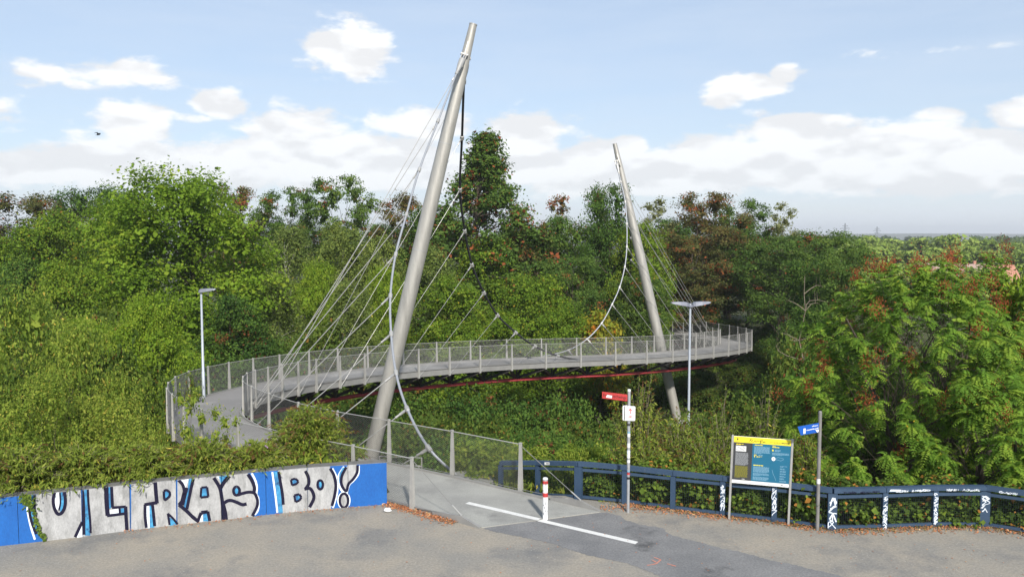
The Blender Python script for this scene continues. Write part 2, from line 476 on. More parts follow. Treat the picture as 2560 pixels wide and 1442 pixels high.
gx = axis(-26, 24, .55, -6500, 6500)
gy = axis(12, 34, .5, -160, 6500, 1.09)
GX, GY = np.meshgrid(gx, gy)
GZ = ground_z(GX, GY)
nx, ny = len(gx), len(gy)
V = np.c_[GX.ravel(), GY.ravel(), GZ.ravel()]
idx = np.arange(nx * ny).reshape(ny, nx)
F = np.stack([idx[:-1, :-1], idx[:-1, 1:], idx[1:, 1:], idx[1:, :-1]], -1).reshape(-1, 4)
me = bpy.data.meshes.new('ground')
me.from_pydata(V.tolist(), [], F.tolist())
me.materials.append(M['soil']); me.polygons.foreach_set('use_smooth', [True] * len(me.polygons))
ground = bpy.data.objects.new('ground', me); COL.objects.link(ground)
tag(ground, kind='structure')

# plaza: compacted gravel sheet
mb = MB()
bx = [(p.x, p.y + .12) for p in WALL] + [(-2.5, 20.7), (-.2, 21.2), (1.0, 21.25)] + [(p.x, p.y + .28) for p in FENCE[2:]]
bx = [(-60, WALL[0].y - 18)] + bx + [(60, -8)]
for i in range(len(bx) - 1):
    (x0, y0), (x1, y1) = bx[i], bx[i + 1]
    mb.poly([(x0, -40, 0), (x1, -40, 0), (x1, y1, 0), (x0, y0, 0)])
plaza = tag(mb.build('plaza_pavement', M['gravel']), kind='structure')

# asphalt cycle path leading off the bridge
lp = [(1212, 1318.5), (1348, 1352), (1481, 1387), (1580, 1415), (1680, 1444), (1850, 1500), (2100, 1600)]
rp = [(1500, 1280.5), (1614, 1312), (1700, 1340), (1800, 1370), (1952, 1403), (2110, 1444), (2400, 1540)]
L3 = [atz(x, y, .004) for x, y in lp]; R3 = [atz(x, y, .004) for x, y in rp]


def densify(P, n, amp, seed):
    r = random.Random(seed); o = []
    for i in range(len(P) - 1):
        for k in range(n):
            q = P[i].lerp(P[i + 1], k / n)
            if i or k: q = q + Vector((r.uniform(-amp, amp), r.uniform(-amp, amp), 0))
            o.append(q)
    return o + [P[-1]]




def resample(P, n):
    A = np.array([tuple(p) for p in P]); d = np.r_[0, np.cumsum(np.linalg.norm(np.diff(A, axis=0), axis=1))]; t = np.linspace(0, d[-1], n)
    return [Vector((np.interp(q, d, A[:, 0]), np.interp(q, d, A[:, 1]), np.interp(q, d, A[:, 2]))) for q in t]


L3, R3 = resample(L3, 160), resample(R3, 160)
_r = np.random.default_rng(5)


def wobble(n):
    w = np.interp(np.arange(n), np.arange(0, n + 8, 8), _r.normal(0, .07, len(np.arange(0, n + 8, 8)))) + _r.normal(0, .022, n)
    w[0] = 0; return w


for k, (a, b, wl_, wr_) in enumerate(zip(list(L3), list(R3), wobble(160), wobble(160))):
    u = (b - a).normalized(); L3[k] = a + u * float(wl_); R3[k] = b + u * float(wr_)
mb = MB()
for i in range(len(L3) - 1):
    mb.poly([L3[i], L3[i + 1], R3[i + 1], R3[i]])
tag(mb.build('cycle_path', M['asphalt']), kind='structure')

# ---------------------------------------------------------------- the footbridge
CTRL = np.array([[8.84, 14.79], [2.75, 18.01], [-2.54, 21.8], [-7.51, 25.21], [-10.69, 28.72], [-12.33, 31.89], [-12.95, 35.82], [-11.5, 40.62],
                 [-8.62, 45.12], [-5.0, 48.99], [-1.06, 52.51], [3.22, 55.46], [7.91, 58.31], [12.78, 62.0], [17.23, 66.44], [20.09, 71.17],
                 [20.01, 76.63], [18.05, 83.93], [14.2, 90.0], [9.5, 95.0]])
CZ = np.array([0, 0, 0, 0, 0, -.16, -.38, -.6, -.82, -1.08, -1.36, -1.64, -1.92, -2.2, -2.48, -2.75, -3.02, -3.3, -3.4, -3.4])
HW = 1.31


def catmull(P, n=16):
    Q = np.vstack([2 * P[0] - P[1], P, 2 * P[-1] - P[-2]]); o = []
    for i in range(len(P) - 1):
        a, b, c, d = Q[i:i + 4]
        for t in np.arange(n) / n:
            o.append(.5 * (2 * b + (c - a) * t + (2 * a - 5 * b + 4 * c - d) * t * t + (-a + 3 * b - 3 * c + d) * t ** 3))
    o.append(P[-1]); return np.array(o)


CC = catmull(CTRL)
CZZ = np.interp(np.linspace(0, len(CTRL) - 1, len(CC)), np.arange(len(CTRL)), CZ)
ker = np.ones(17) / 17
CZZ = np.convolve(np.pad(CZZ, 8, 'edge'), ker, 'valid')
TT = np.gradient(CC, axis=0); TT /= np.linalg.norm(TT, axis=1)[:, None]
SS = np.r_[0, np.cumsum(np.hypot(*np.diff(CC, axis=0).T))]


def bpt(s, off=0.0, dz=0.0):
    """point on the bridge: chainage s, offset to the left-hand edge (+) or right-hand edge (-)"""
    x, y = np.interp(s, SS, CC[:, 0]), np.interp(s, SS, CC[:, 1])
    tx, ty = np.interp(s, SS, TT[:, 0]), np.interp(s, SS, TT[:, 1])
    l = math.hypot(tx, ty); tx /= l; ty /= l
    return Vector((x - ty * off, y + tx * off, np.interp(s, SS, CZZ) + dz))


def btan(s):
    return Vector((np.interp(s, SS, TT[:, 0]), np.interp(s, SS, TT[:, 1]), 0)).normalized()


bridge = empty('footbridge', (-7.2, 41, -9))
tag(bridge, 'S-curved steel footbridge with two leaning pylons, main cables and mesh railings', 'footbridge')
S_END = 104.0


def nearest_s(p, off):
    ss = np.linspace(2, 20, 400)
    return min(ss, key=lambda s: (bpt(s, off) - p).xy.length)


sL0 = nearest_s(atz(1210, 1318), HW); sR0 = nearest_s(atz(1500, 1280), -HW)
S_SLAB = 17.0


def strip(mb, s0L, s0R, s1, offL, offR, ztop, zbot, n):
    rows = []
    for i in range(n + 1):
        t = i / n
        a, b = s0L + (s1 - s0L) * t, s0R + (s1 - s0R) * t
        rows.append((bpt(a, offL, ztop), bpt(b, offR, ztop), bpt(a, offL, zbot), bpt(b, offR, zbot)))
    for (a, b, c, d), (e, f, g, h) in zip(rows[:-1], rows[1:]):
        mb.poly([a, b, f, e]); mb.poly([c, g, h, d]); mb.poly([a, e, g, c]); mb.poly([b, d, h, f])
    a, b, c, d = rows[0]; mb.poly([a, c, d, b])
    a, b, c, d = rows[-1]; mb.poly([a, b, d, c])


mb = MB(); strip(mb, sL0, sR0, S_SLAB, HW, -HW, .02, -.35, 14)
slab = mb.build('approach_slab', M['concrete'], bridge)
slab['label'] = 'pale concrete ramp slab at the plaza end'
mb = MB(); strip(mb, S_SLAB, S_SLAB, S_END, HW, -HW, .02, -.12, 120)
mb.build('deck', M['deck'], bridge, smooth=True)
for sgn in (1, -1):
    s0 = sL0 + 1.6 if sgn > 0 else sR0 + 1.6
    mb = MB()     # fascia
    strip(mb, s0, s0, S_END, sgn * HW + .045 if sgn > 0 else sgn * HW - .005, sgn * HW + .005 if sgn > 0 else sgn * HW - .045, -.02, -.30, 130)
    mb.build('edge_beam', M['edge_steel'], bridge, smooth=True)
    mb = MB()     # small upstand along the edge
    strip(mb, s0, s0, S_END, sgn * (HW - .02) + .03, sgn * (HW - .02) - .03, .075, .021, 130)
    mb.build('kerb_upstand', M['edge_steel'], bridge, smooth=True)

RAIL_H = 1.36
POST_L = [12.4, 14.6, 17.0, 19.4, 21.7, 23.4, 24.9, 26.3, 27.8, 29.6, 31.2, 32.7, 34.2, 35.9, 37.7, 39.7, 41.7, 43.8, 46.4, 49.0, 51.7, 54.6, 57.5, 60.5, 63.3, 66.0, 68.6, 70.7, 72.7, 74.6, 76.2, 78.0, 79.9, 81.7, 83.5, 85.3, 86.9, 88.4, 90.2, 92.2, 94.4, 97.0, 99.6, 102.2]
POST_R = [11.0, 13.4, 15.8, 18.1, 20.4, 22.8, 24.8, 26.8, 28.7, 30.3, 31.8, 33.2, 34.5, 35.9, 37.4, 39.3, 41.2, 43.3, 45.4, 47.8, 50.3, 53.0, 55.9, 58.9, 61.9, 64.8, 67.5, 70.2, 72.6, 74.9, 76.9, 78.7, 80.4, 82.2, 84.1, 86.0, 87.8, 90.0, 92.4, 95.0, 97.6, 100.2, 102.6]
OFF = HW + .085


def post(s, sgn):
    mb = MB(); a = bpt(s, sgn * OFF, -.36); t = btan(s)
    mb.beam(a, a + Vector((0, 0, .55)), .10, .115, up=t)
    mb2 = mb; mb2.beam(a + Vector((0, 0, .55)), bpt(s, sgn * OFF, RAIL_H), .10, .115, up=t, w2=.055, h2=.070)
    mb.box(bpt(s, sgn * OFF, RAIL_H + .012), .075, .075, .024, math.atan2(t.y, t.x))
    mb.build('railing_post', M['rail_steel'], bridge)


for s in POST_L: post(s, 1)
for s in POST_R: post(s, -1)


def wire_panel(a0, a1, b0, b1, cw, ch, r, diamond=True):
    """netting between bottom a0-a1 and top b0-b1"""
    mb = MB()
    W = (a1 - a0).length; Hh = ((b0 - a0).length + (b1 - a1).length) / 2

    def P(u, v):
        return a0.lerp(a1, u / W).lerp(b0.lerp(b1, u / W), v / Hh)
    if diamond:
        k = cw / ch
        for sg in (1, -1):
            u0 = -Hh * k if sg > 0 else 0.0
            u = u0 + cw * .5
            while u < (W if sg > 0 else W + Hh * k):
                # line: x = u + sg*k*v
                v0, v1 = 0., Hh
                if sg > 0:
                    if u < 0: v0 = -u / k
                    if u + k * Hh > W: v1 = (W - u) / k
                else:
                    if u > W: v0 = (u - W) / k
                    if u - k * Hh < 0: v1 = u / k
                if v1 - v0 > .02:
                    mb.tube([P(u + sg * k * v0, v0), P(u + sg * k * v1, v1)], r, 3, cap=False)
                u += cw
    else:
        u = cw * .5
        while u < W:
            mb.tube([P(u, 0), P(u, Hh)], r, 3, cap=False); u += cw
        v = ch * .5
        while v < Hh:
            mb.tube([P(0, v), P(W, v)], r, 3, cap=False); v += ch
    return mb


for sgn, PS in ((1, POST_L), (-1, POST_R)):
    for s0, s1 in zip(PS[:-1], PS[1:]):
        near = s1 < 24
        cw, ch, r = (.10, .062, .0027) if near else (.105, .066, .0034)
        mb = wire_panel(bpt(s0, sgn * (OFF + .0), .09), bpt(s1, sgn * OFF, .09), bpt(s0, sgn * OFF, RAIL_H - .03), bpt(s1, sgn * OFF, RAIL_H - .03), cw, ch, r)
        mb.build('mesh_panel', M['wire'], bridge)
    for dz, r in ((RAIL_H - .02, .013), (.085, .010)):
        mb = MB(); ss = []
        for a, b in zip(PS[:-1], PS[1:]): ss += [a + (b - a) * k / 2 for k in range(2)]
        mb.tube([bpt(s, sgn * OFF, dz) for s in PS], r, 6)
        mb.build('railing_cable', M['wire'] if dz < 1 else M['rail_steel'], bridge, smooth=True)

# plaza end: wedge plates with the railing stay cables
for sgn, s0, PS in ((1, sL0, POST_L), (-1, sR0, POST_R)):
    mb = MB()
    t = btan(s0); side = Vector((-t.y, t.x, 0)) * sgn
    a = bpt(s0 + .02, sgn * (HW + .005), 0); b = bpt(s0 + 1.55, sgn * (HW + .005), 0)
    ridge = bpt(s0 + .62, sgn * (HW + .005), .19)
    z0 = Vector((0, 0, -.10))
    mb.prism([a + z0, b + z0, b + Vector((0, 0, .10)), ridge, a + Vector((0, 0, .03))], side * .07)
    w = mb.build('end_anchor', M['edge_steel'], bridge)
    top = bpt(PS[0], sgn * OFF, RAIL_H - .05); end = bpt(s0 + .62, sgn * (HW + .04), .20)
    for p, q, r in ((top, end, .009), (bpt(PS[0], sgn * OFF, .09), bpt(s0 + .75, sgn * (HW + .03), .15), .009)):
        mb = MB(); mb.tube([p, q], r, 6); c = mb.build('stay_cable', M['wire'], bridge)
        mb = MB(); d = (q - p).normalized(); mb.tube([q - d * .34, q - d * .30, q - d * .02, q + d * .03], [.010, .018, .018, .030], 8)
        o = mb.build('turnbuckle', M['steel'], c)

# truss below the deck
S_T0 = 17.6
TUBE_DZ = -1.22
mb = MB(); sst = np.arange(S_T0, 101.5, .6)
mb.tube([bpt(s, 0, TUBE_DZ) for s in sst], .115, 12)
mb.build('lower_chord', M['truss_red'], bridge, smooth=True)['label'] = 'dark red tubular lower chord'
for s in [q for q in POST_R if q > S_T0 - .2]:
    mb = MB(); t = btan(s)
    for sgn in (1, -1):   # tapered knee from the railing post to the middle
        a = bpt(s, sgn * (HW + .03), -.36); b = bpt(s, 0, -.30)
        mb.beam(a, b, .09, .13, w2=.09, h2=.26)
    mb.build('cross_beam', M['truss_dark'], bridge)
for s0, s1 in zip(POST_R[:-1], POST_R[1:]):
    if s0 < S_T0 - .2 or s1 > 101: continue
    m_ = (s0 + s1) / 2; nd = bpt(m_, 0, TUBE_DZ + .12)
    for sq in (s0, s1):
        for sgn in (1, -1):
            mb = MB(); mb.beam(nd, bpt(sq, sgn * (HW - .12), -.36), .13, .16)
            mb.build('truss_diagonal', M['truss_dark'], bridge)
    mb = MB(); mb.beam(nd, bpt(m_, 0, -.13), .13, .13, up=(0, 1, 0)); mb.build('truss_vertical', M['truss_dark'], bridge)


def pylon(Y, pts, diam):
    P = [aty(x, y, Y) for x, y in pts]
    ax0, ax1 = P[0], P[-1]
    out, rs = [], []
    ys = [q[0] for q in diam]; ds = [q[1] for q in diam]
    n = 40
    for i in range(n + 1):
        t = i / n; p = ax0.lerp(ax1, t); out.append(p)
        py = pts[0][1] + (pts[-1][1] - pts[0][1]) * t
        rs.append(.5 * np.interp(py, ys, ds) * Y / FPX)
    mb = MB(); mb.tube(out, rs, 28)
    o = mb.build('pylon', M['pylon'], bridge, smooth=True)
    # ring welds and top cap
    mb = MB(); d = (ax0 - ax1).normalized()
    mb.tube([ax0 - d * .02, ax0 + d * .03], rs[0] * 1.06, 28)
    c = mb.build('pylon_cap', M['steel'], o, smooth=True)
    mb = MB()
    for t in (.22, .42, .62, .8):
        p = ax0.lerp(ax1, t); r = float(np.interp(t, np.linspace(0, 1, n + 1), rs))
        mb.tube([p - d * .03, p + d * .03], r * 1.012, 28)
    mb.build('weld_seam', M['steel'], o, smooth=True)
    mb = MB(); mb.lathe((ax1.x, ax1.y, ax1.z - .4), [(1.3, 0), (1.3, .35), (.7, .9)], 20); mb.build('pylon_foot', M['concrete'], o)
    return o, ax0, ax1


pyl1, T1, B1 = pylon(41.0, [(1183, 62), (873, 1370)], [(62, 19), (130, 23), (200, 28), (330, 33), (520, 37.5), (800, 39), (1140, 38), (1400, 30)])
pyl2, T2, B2 = pylon(66.0, [(1537, 360), (1697, 1066)], [(360, 10.5), (420, 15), (500, 19), (620, 23.5), (850, 25.5), (1066, 23)])


def cable(pts, r, mtl, name='main_cable'):
    mb = MB(); mb.tube(pts, r, 10); return mb.build(name, mtl, bridge, smooth=True)


def clamp(p, d, toward, r, parent):
    mb = MB(); mb.tube([p - d * .13, p - d * .11, p + d * .11, p + d * .13], [r * 1.2, r * 1.75, r * 1.75, r * 1.2], 10)
    u = (toward - p).normalized()
    mb.beam(p + u * r, p + u * (r + .26), .035, .10, up=d)
    mb.tube([p + u * (r + .20), p + u * (r + .42)], [.028, .045], 8)
    return mb.build('cable_clamp', M['steel'], parent, smooth=True)


def hanger(p, q, r):
    mb = MB(); u = (q - p).normalized()
    mb.tube([p + u * .30, q - u * .30], r, 6); h = mb.build('hanger', M['steel'], bridge, smooth=True)
    mb = MB(); mb.tube([q - u * .42, q - u * .38, q - u * .05, q + u * .03], [r, r * 1.9, r * 1.9, r * 1.2], 8); mb.build('hanger_socket', M['steel'], h, smooth=True)


def fork(p, d, size, parent):
    """open spelter socket with a pin that ties a main cable to the pylon head"""
    s = size; mb = MB()
    sd = d.cross(Vector((0, 1, 0))).normalized()
    for k in (-1, 1):
        mb.beam(p + sd * k * .12 * s, p + sd * k * .12 * s + d * .55 * s, .05 * s, .16 * s, up=(0, 1, 0))
    mb.tube([p - sd * .2 * s, p + sd * .2 * s], .085 * s, 12)
    mb.tube([p + d * .45 * s, p + d * .8 * s, p + d * 1.5 * s], [.17 * s, .15 * s, .06 * s], 12)
    mb.build('cable_fork', M['steel'], parent, smooth=True)


def smooth_path(P, n=5):
    A = np.array([tuple(p) for p in P]); return [Vector(q) for q in catmull(A, n)]


def main_cable(px, y0, y1, end, r, mtl, anchors, hang_r, side, first_free=0):
    """px: pixel positions of head and clamps, depth running from y0 to y1; end: 3-D anchorage"""
    ac = np.r_[0, np.cumsum([math.hypot(px[i + 1][0] - px[i][0], px[i + 1][1] - px[i][1]) for i in range(len(px) - 1)])]
    ac = ac / (ac[-1] * 1.06)
    P = [aty(x, y, y0 + (y1 - y0) * t) for (x, y), t in zip(px, ac)] + [end]
    c = cable(smooth_path(P), r, mtl)
    for i in range(1, len(P) - 1):
        d = (P[i + 1] - P[i - 1]).normalized()
        if anchors[i - 1] is None: continue
        q = bpt(anchors[i - 1], side * (HW + .11), -.28)
        clamp(P[i], d, q, r, c); hanger(P[i], q, hang_r)
    return P, c


front_px = [(1160, 140), (1142, 182), (1095, 303), (1048, 425), (1016, 537), (989, 637), (976, 740), (978, 835), (990, 932), (1018, 1022), (1072, 1120)]
endA = atz(1152, 1197, -.35)
PA, cabA = main_cable(front_px, 40.6, 22.9, endA, .044, M['galv_cable'], [33.2, 31.8, 30.3, 28.7, 26.8, 24.8, 22.8, 20.4, 18.1, 15.8], .018, -1)
mb = MB(); mb.box((endA.x + .25, endA.y - .25, endA.z - .35), 1.3, 1.3, 1.0, .4); mb.build('cable_anchor_block', M['concrete'], bridge)
black_px = [(1167, 150), (1160, 205), (1155, 345), (1150, 475), (1162, 578), (1180, 662), (1210, 732), (1244, 788), (1289, 831), (1337, 865), (1394, 889), (1464, 902)]
PBk, cabB = main_cable(black_px, 41.2, 57.4, bpt(62.6, -(HW + .1), -.25), .066, M['dark_cable'], [35.9, 37.4, 39.3, 41.2, 43.3, 45.4, 47.8, 50.3, 53.0, 55.9, 58.9], .011, -1)
left2_px = [(1541, 405), (1552, 455), (1563, 505), (1567, 560), (1567, 617), (1562, 667), (1549, 718), (1530, 761), (1504, 808), (1468, 847), (1421, 875), (1362, 890)]
PL2, cabC = main_cable(left2_px, 65.6, 57.6, bpt(55.5, HW + .1, -.2), .046, M['galv_cable'], [79.9, 78.0, 76.2, 74.6, 72.7, 70.7, 68.6, 66.0, 63.3, 60.5, 57.5], .016, 1)
# fourth cable: the first one turned half round about the middle of the S
mid = (T1 + T2) / 2
PD = [Vector((2 * mid.x - p.x, 2 * mid.y - p.y, p.z + (T2.z - T1.z))) for p in PA]
cabD = cable(smooth_path(PD), .05, M['dark_cable'])
for i, s in zip(range(1, len(PD) - 1), [81.7, 83.5, 85.3, 86.9, 88.4, 90.2, 92.2, 94.4, 97.0, 99.6]):
    d = (PD[i + 1] - PD[i - 1]).normalized(); q = bpt(s, HW + .11, -.28)
    clamp(PD[i], d, q, .05, cabD); hanger(PD[i], q, .013)
for P, py in ((PA, pyl1), (PBk, pyl1), (PL2, pyl2), (PD, pyl2)):
    d = (P[1] - P[0]).normalized(); fork(P[0] + (-d) * .1, d, .95 if py is pyl1 else .8, py)
for T, B, py in ((T1, B1, pyl1), (T2, B2, pyl2)):       # gusset plates under the forks
    d = (B - T).normalized(); c = T + d * 1.55
    mb = MB(); sd = Vector((0, -1, 0))
    mb.prism([c - d * .95 + sd * .12, c + sd * .42, c + d * .25 + sd * .42, c + d * .5 + sd * .15], d.cross(sd) * .05)
    mb.build('gusset_plate', M['pylon'], py)

# far abutment where the deck lands among the trees
mb = MB(); a = bpt(S_END, 0, -.6); mb.box((a.x, a.y, a.z - .6), 4.2, 2.4, 1.6, math.atan2(btan(S_END).y, btan(S_END).x) + math.pi / 2)
mb.build('far_abutment', M['concrete'], bridge)

# painted centre line over ramp and path
mb = MB()
c0, c1 = atz(1168, 1258, 0), atz(1592, 1357, 0)
t = (c1 - c0).normalized(); sd = Vector((-t.y, t.x, 0)) * .085
e = bpt(sL0, 0, 0)
n = 24
for i in range(n):
    a, b = c0.lerp(c1, i / n), c0.lerp(c1, (i + 1) / n)
    za = .0245
    # on the slab the line lies on the concrete, beyond it on the asphalt
    def onslab(p):
        ss = nearest_s(p, 0); q = bpt(ss, 0); tt = btan(ss); off = (p.x - q.x) * -tt.y + (p.y - q.y) * tt.x
        s_edge = sR0 + (sL0 - sR0) * (off + HW) / (2 * HW)
        return ss > s_edge
    z = .0245 if onslab((a + b) / 2) else .0085
    mb.poly([Vector((p.x, p.y, z)) for p in (a - sd, b - sd, b + sd, a + sd)])
tag(mb.build('lane_marking', M['paint_line']), kind='structure')
mb = MB()
for stroke in ([(1635, 1392), (1652, 1398), (1640, 1408), (1618, 1412)], [(1668, 1408), (1690, 1414)], [(1630, 1398), (1640, 1404)]):
    P = [atz(x, y, .0092) for x, y in stroke]
    for a, b in zip(P[:-1], P[1:]):
        t = (b - a).normalized(); q = Vector((-t.y, t.x, 0)) * .018; mb.poly([a - q, b - q, b + q, a + q])
tag(mb.build('survey_marking', M['orange_spray']), kind='structure')

# ---------------------------------------------------------------- graffiti wall
wall = empty('retaining_wall', (WALL[5].x, WALL[5].y, 0))
tag(wall, 'low retaining wall with big silver ULTRAS BO! graffiti on bright blue paint', 'wall')
PIX = [x for x, y in WALL_PX]


def wall_point(k, px, py, eps):
    a, b = WALL[k], WALL[k + 1]
    t = (b - a).normalized(); nrm = Vector((t.y, -t.x, 0))
    d = ray(px, py); o = Vector((0, 0, EYE))
    q = o + d * ((a - o).dot(nrm) / d.dot(nrm))
    z = min(max(q.z, -.05), WALL_H - .012)
    u = min(max((q - a).xy.dot(t.xy), .0055), (b - a).length - .0055)
    p = a + t * u + nrm * eps; p.z = z
    return p


def clip_x(poly, lo, hi):
    for lim, keep in ((lo, 1), (hi, -1)):
        o = []
        for i in range(len(poly)):
            a, b = poly[i], poly[(i + 1) % len(poly)]
            ia, ib = (a[0] - lim) * keep >= 0, (b[0] - lim) * keep >= 0
            if ia: o.append(a)
            if ia != ib:
                t = (lim - a[0]) / (b[0] - a[0]); o.append((lim, a[1] + (b[1] - a[1]) * t))
        poly = o
        if len(poly) < 3: return []
    return poly


ZA = lambda x, y: (x / 4.923, 1130 + y / 4.923)
ZB = lambda x, y: (480 + x / 4.923, 1120 + y / 4.923)
paint = {k: [] for k in ('silver', 'wht_spray', 'cyan', 'ink')}


def fill(layer, f, *pts): paint[layer].append([f(*p) for p in pts])


def stroke(layer, f, w, pts, closed=False):
    P = [Vector(f(*p)).to_2d() for p in pts]
    if len(P) > 2:     # round the corners a little
        A = np.array([tuple(p) for p in (P + [P[0]] if closed else P)]); P = [Vector(q) for q in catmull(A, 4)]; closed = False
    w = w * (1.55 if layer == 'ink' else 1.05) / 4.923 / 2; Lf, Rt = [], []
    n = len(P)
    for i, p in enumerate(P):
        t = (P[min(i + 1, n - 1)] - P[max(i - 1, 0)])
        if t.length < 1e-6: t = Vector((1, 0))
        t.normalize(); nn = Vector((-t.y, t.x)) * w
        Lf.append(p + nn); Rt.append(p - nn)
    for i in range(n - 1):
        paint[layer].append([tuple(Lf[i]), tuple(Lf[i + 1]), tuple(Rt[i + 1]), tuple(Rt[i])])


def ell(layer, f, c, rx, ry, w=None):
    pts = [(c[0] + rx * math.cos(a * math.pi / 8), c[1] + ry * math.sin(a * math.pi / 8)) for a in range(16)]
    if w is None: fill(layer, f, *pts)
    else: stroke(layer, f, w, pts, True)


fill('silver', ZA, (440, 300), (428, 600), (430, 720), (445, 830), (465, 920), (500, 1010), (545, 1090), (600, 1500), (3133, 1500), (3133, 751), (3163, 671), (3168, 591), (3153, 531), (3128, 496), (3133, 431), (3113, 351), (3083, 301), (3048, 251), (3040, 0), (440, 0))
fill('silver', ZB, (1050, 0), (1062, 290), (1090, 420), (1112, 620), (1118, 1000), (1705, 1000), (1705, 740), (1735, 680), (1760, 570), (1770, 450), (1745, 330), (1700, 250), (1695, 0))
fill('silver', ZB, (1915, 200), (1870, 290), (1845, 370), (1850, 440), (1880, 500), (1900, 510), (1925, 440), (1990, 350), (2025, 270), (2028, 150))
ell('silver', ZB, (1870, 640), 48, 82)
for pts in (((395, 505), (428, 500), (415, 600), (420, 720), (435, 830), (465, 950), (500, 1050), (450, 1000), (400, 880), (372, 740), (375, 620)),
            ((745, 470), (785, 470), (800, 580), (790, 660), (770, 710), (740, 740), (745, 640)),
            ((1035, 440), (1075, 435), (1080, 600), (1090, 700), (1105, 850), (1112, 1020), (1045, 1020), (1045, 850), (1040, 650)),
            ((1315, 420), (1365, 412), (1368, 685), (1335, 695), (1315, 640)), ((1480, 690), (1530, 685), (1530, 735), (1480, 750)),
            ((1840, 645), (1872, 640), (1900, 920), (1845, 925)), ((2025, 485), (2060, 475), (2085, 510), (2070, 550), (2032, 565)),
            ((2075, 790), (2130, 825), (2178, 885), (2090, 900)), ((2325, 325), (2372, 320), (2330, 500), (2295, 690), (2260, 670), (2300, 500))):
    fill('cyan', ZA, *pts)
for pts in (((125, 490), (178, 485), (195, 585), (118, 595)), ((138, 785), (185, 780), (208, 895), (138, 895)), ((330, 345), (440, 325), (390, 400), (360, 450)),
            ((1005, 290), (1058, 285), (1082, 420), (1103, 560), (1118, 790), (1065, 790), (1040, 540)), ((1235, 380), (1290, 380), (1300, 410), (1270, 435), (1240, 442)),
            ((1275, 575), (1335, 585), (1338, 615), (1285, 645)), ((1855, 235), (1898, 225), (1840, 320), (1828, 430), (1808, 400), (1812, 310))):
    fill('cyan', ZB, *pts)
ell('cyan', ZB, (548, 522), 30, 42); ell('cyan', ZB, (1578, 446), 26, 46)
for pts in (((1328, 715), (1466, 690), (1466, 747), (1323, 758)), ((1800, 660), (1838, 650), (1842, 930), (1805, 930)), ((2215, 345), (2322, 328), (2280, 445)), ((690, 490), (735, 490), (738, 640), (715, 710), (690, 690), (672, 600)), ((1010, 900), (1020, 1040), (945, 1045))):
    fill('wht_spray', ZA, *pts)
for pts in (((108, 800), (132, 800), (134, 895), (82, 895)), ((300, 345), (362, 335), (335, 378))):
    fill('wht_spray', ZB, *pts)
stroke('wht_spray', ZA, 24, [(345, 600), (338, 700), (355, 800), (382, 920), (430, 1070)])
stroke('wht_spray', ZB, 24, [(735, 305), (782, 400), (798, 480), (792, 560), (815, 610), (820, 700), (805, 770), (770, 815)])
stroke('wht_spray', ZB, 22, [(988, 290), (1010, 450), (1030, 600), (1050, 790)])
stroke('wht_spray', ZB, 20, [(1728, 245), (1775, 340), (1787, 420), (1790, 520), (1775, 600), (1735, 730)])
stroke('wht_spray', ZB, 24, [(1872, 225), (1812, 320), (1796, 400), (1828, 495), (1880, 548), (1908, 535), (1935, 445), (1990, 392), (2045, 315), (2052, 210)])
ell('wht_spray', ZB, (1870, 640), 72, 98, 18)
for w, pts in ((20, [(425, 520), (428, 700), (440, 800), (465, 900), (505, 1010)]), (22, [(362, 590), (366, 740), (398, 880), (450, 1000)]),
               (26, [(680, 470), (658, 560), (660, 640), (685, 720), (720, 758), (765, 737), (797, 670), (805, 580), (790, 460)]), (14, [(738, 490), (744, 620), (725, 710)]),
               (26, [(1008, 430), (1025, 600), (1030, 800), (1033, 1010)]), (18, [(1080, 430), (1087, 600), (1102, 750), (1113, 900), (1115, 990)]), (24, [(1015, 850), (980, 920), (925, 1040)]),
               (36, [(1308, 415), (1312, 600), (1326, 775)]), (24, [(1372, 405), (1384, 675)]), (20, [(1378, 678), (1548, 665)]), (28, [(1546, 662), (1550, 760), (1562, 955)]), (22, [(1318, 778), (1540, 750)]), (18, [(1471, 688), (1476, 757)]),
               (30, [(1910, 365), (1920, 500), (1932, 625)]), (26, [(1935, 615), (1778, 642)]), (24, [(1786, 640), (1786, 780), (1802, 925)]), (24, [(1876, 645), (1892, 780), (1903, 905)]),
               (18, [(2063, 750), (2120, 800), (2185, 880)]), (18, [(2066, 750), (2088, 890)]), (26, [(2195, 335), (2250, 400), (2272, 500), (2252, 580), (2200, 645)]),
               (28, [(2200, 640), (2290, 712), (2380, 800), (2450, 850)]), (24, [(2300, 695), (2340, 500), (2377, 325)]), (38, [(2238, 645), (2290, 430)]), (20, [(2440, 840), (2480, 752), (2560, 732)])):
    stroke('ink', ZA, w, pts)
stroke('ink', ZA, 20, [(2016, 475), (2050, 463), (2087, 490), (2088, 530), (2066, 558), (2025, 578)], True)
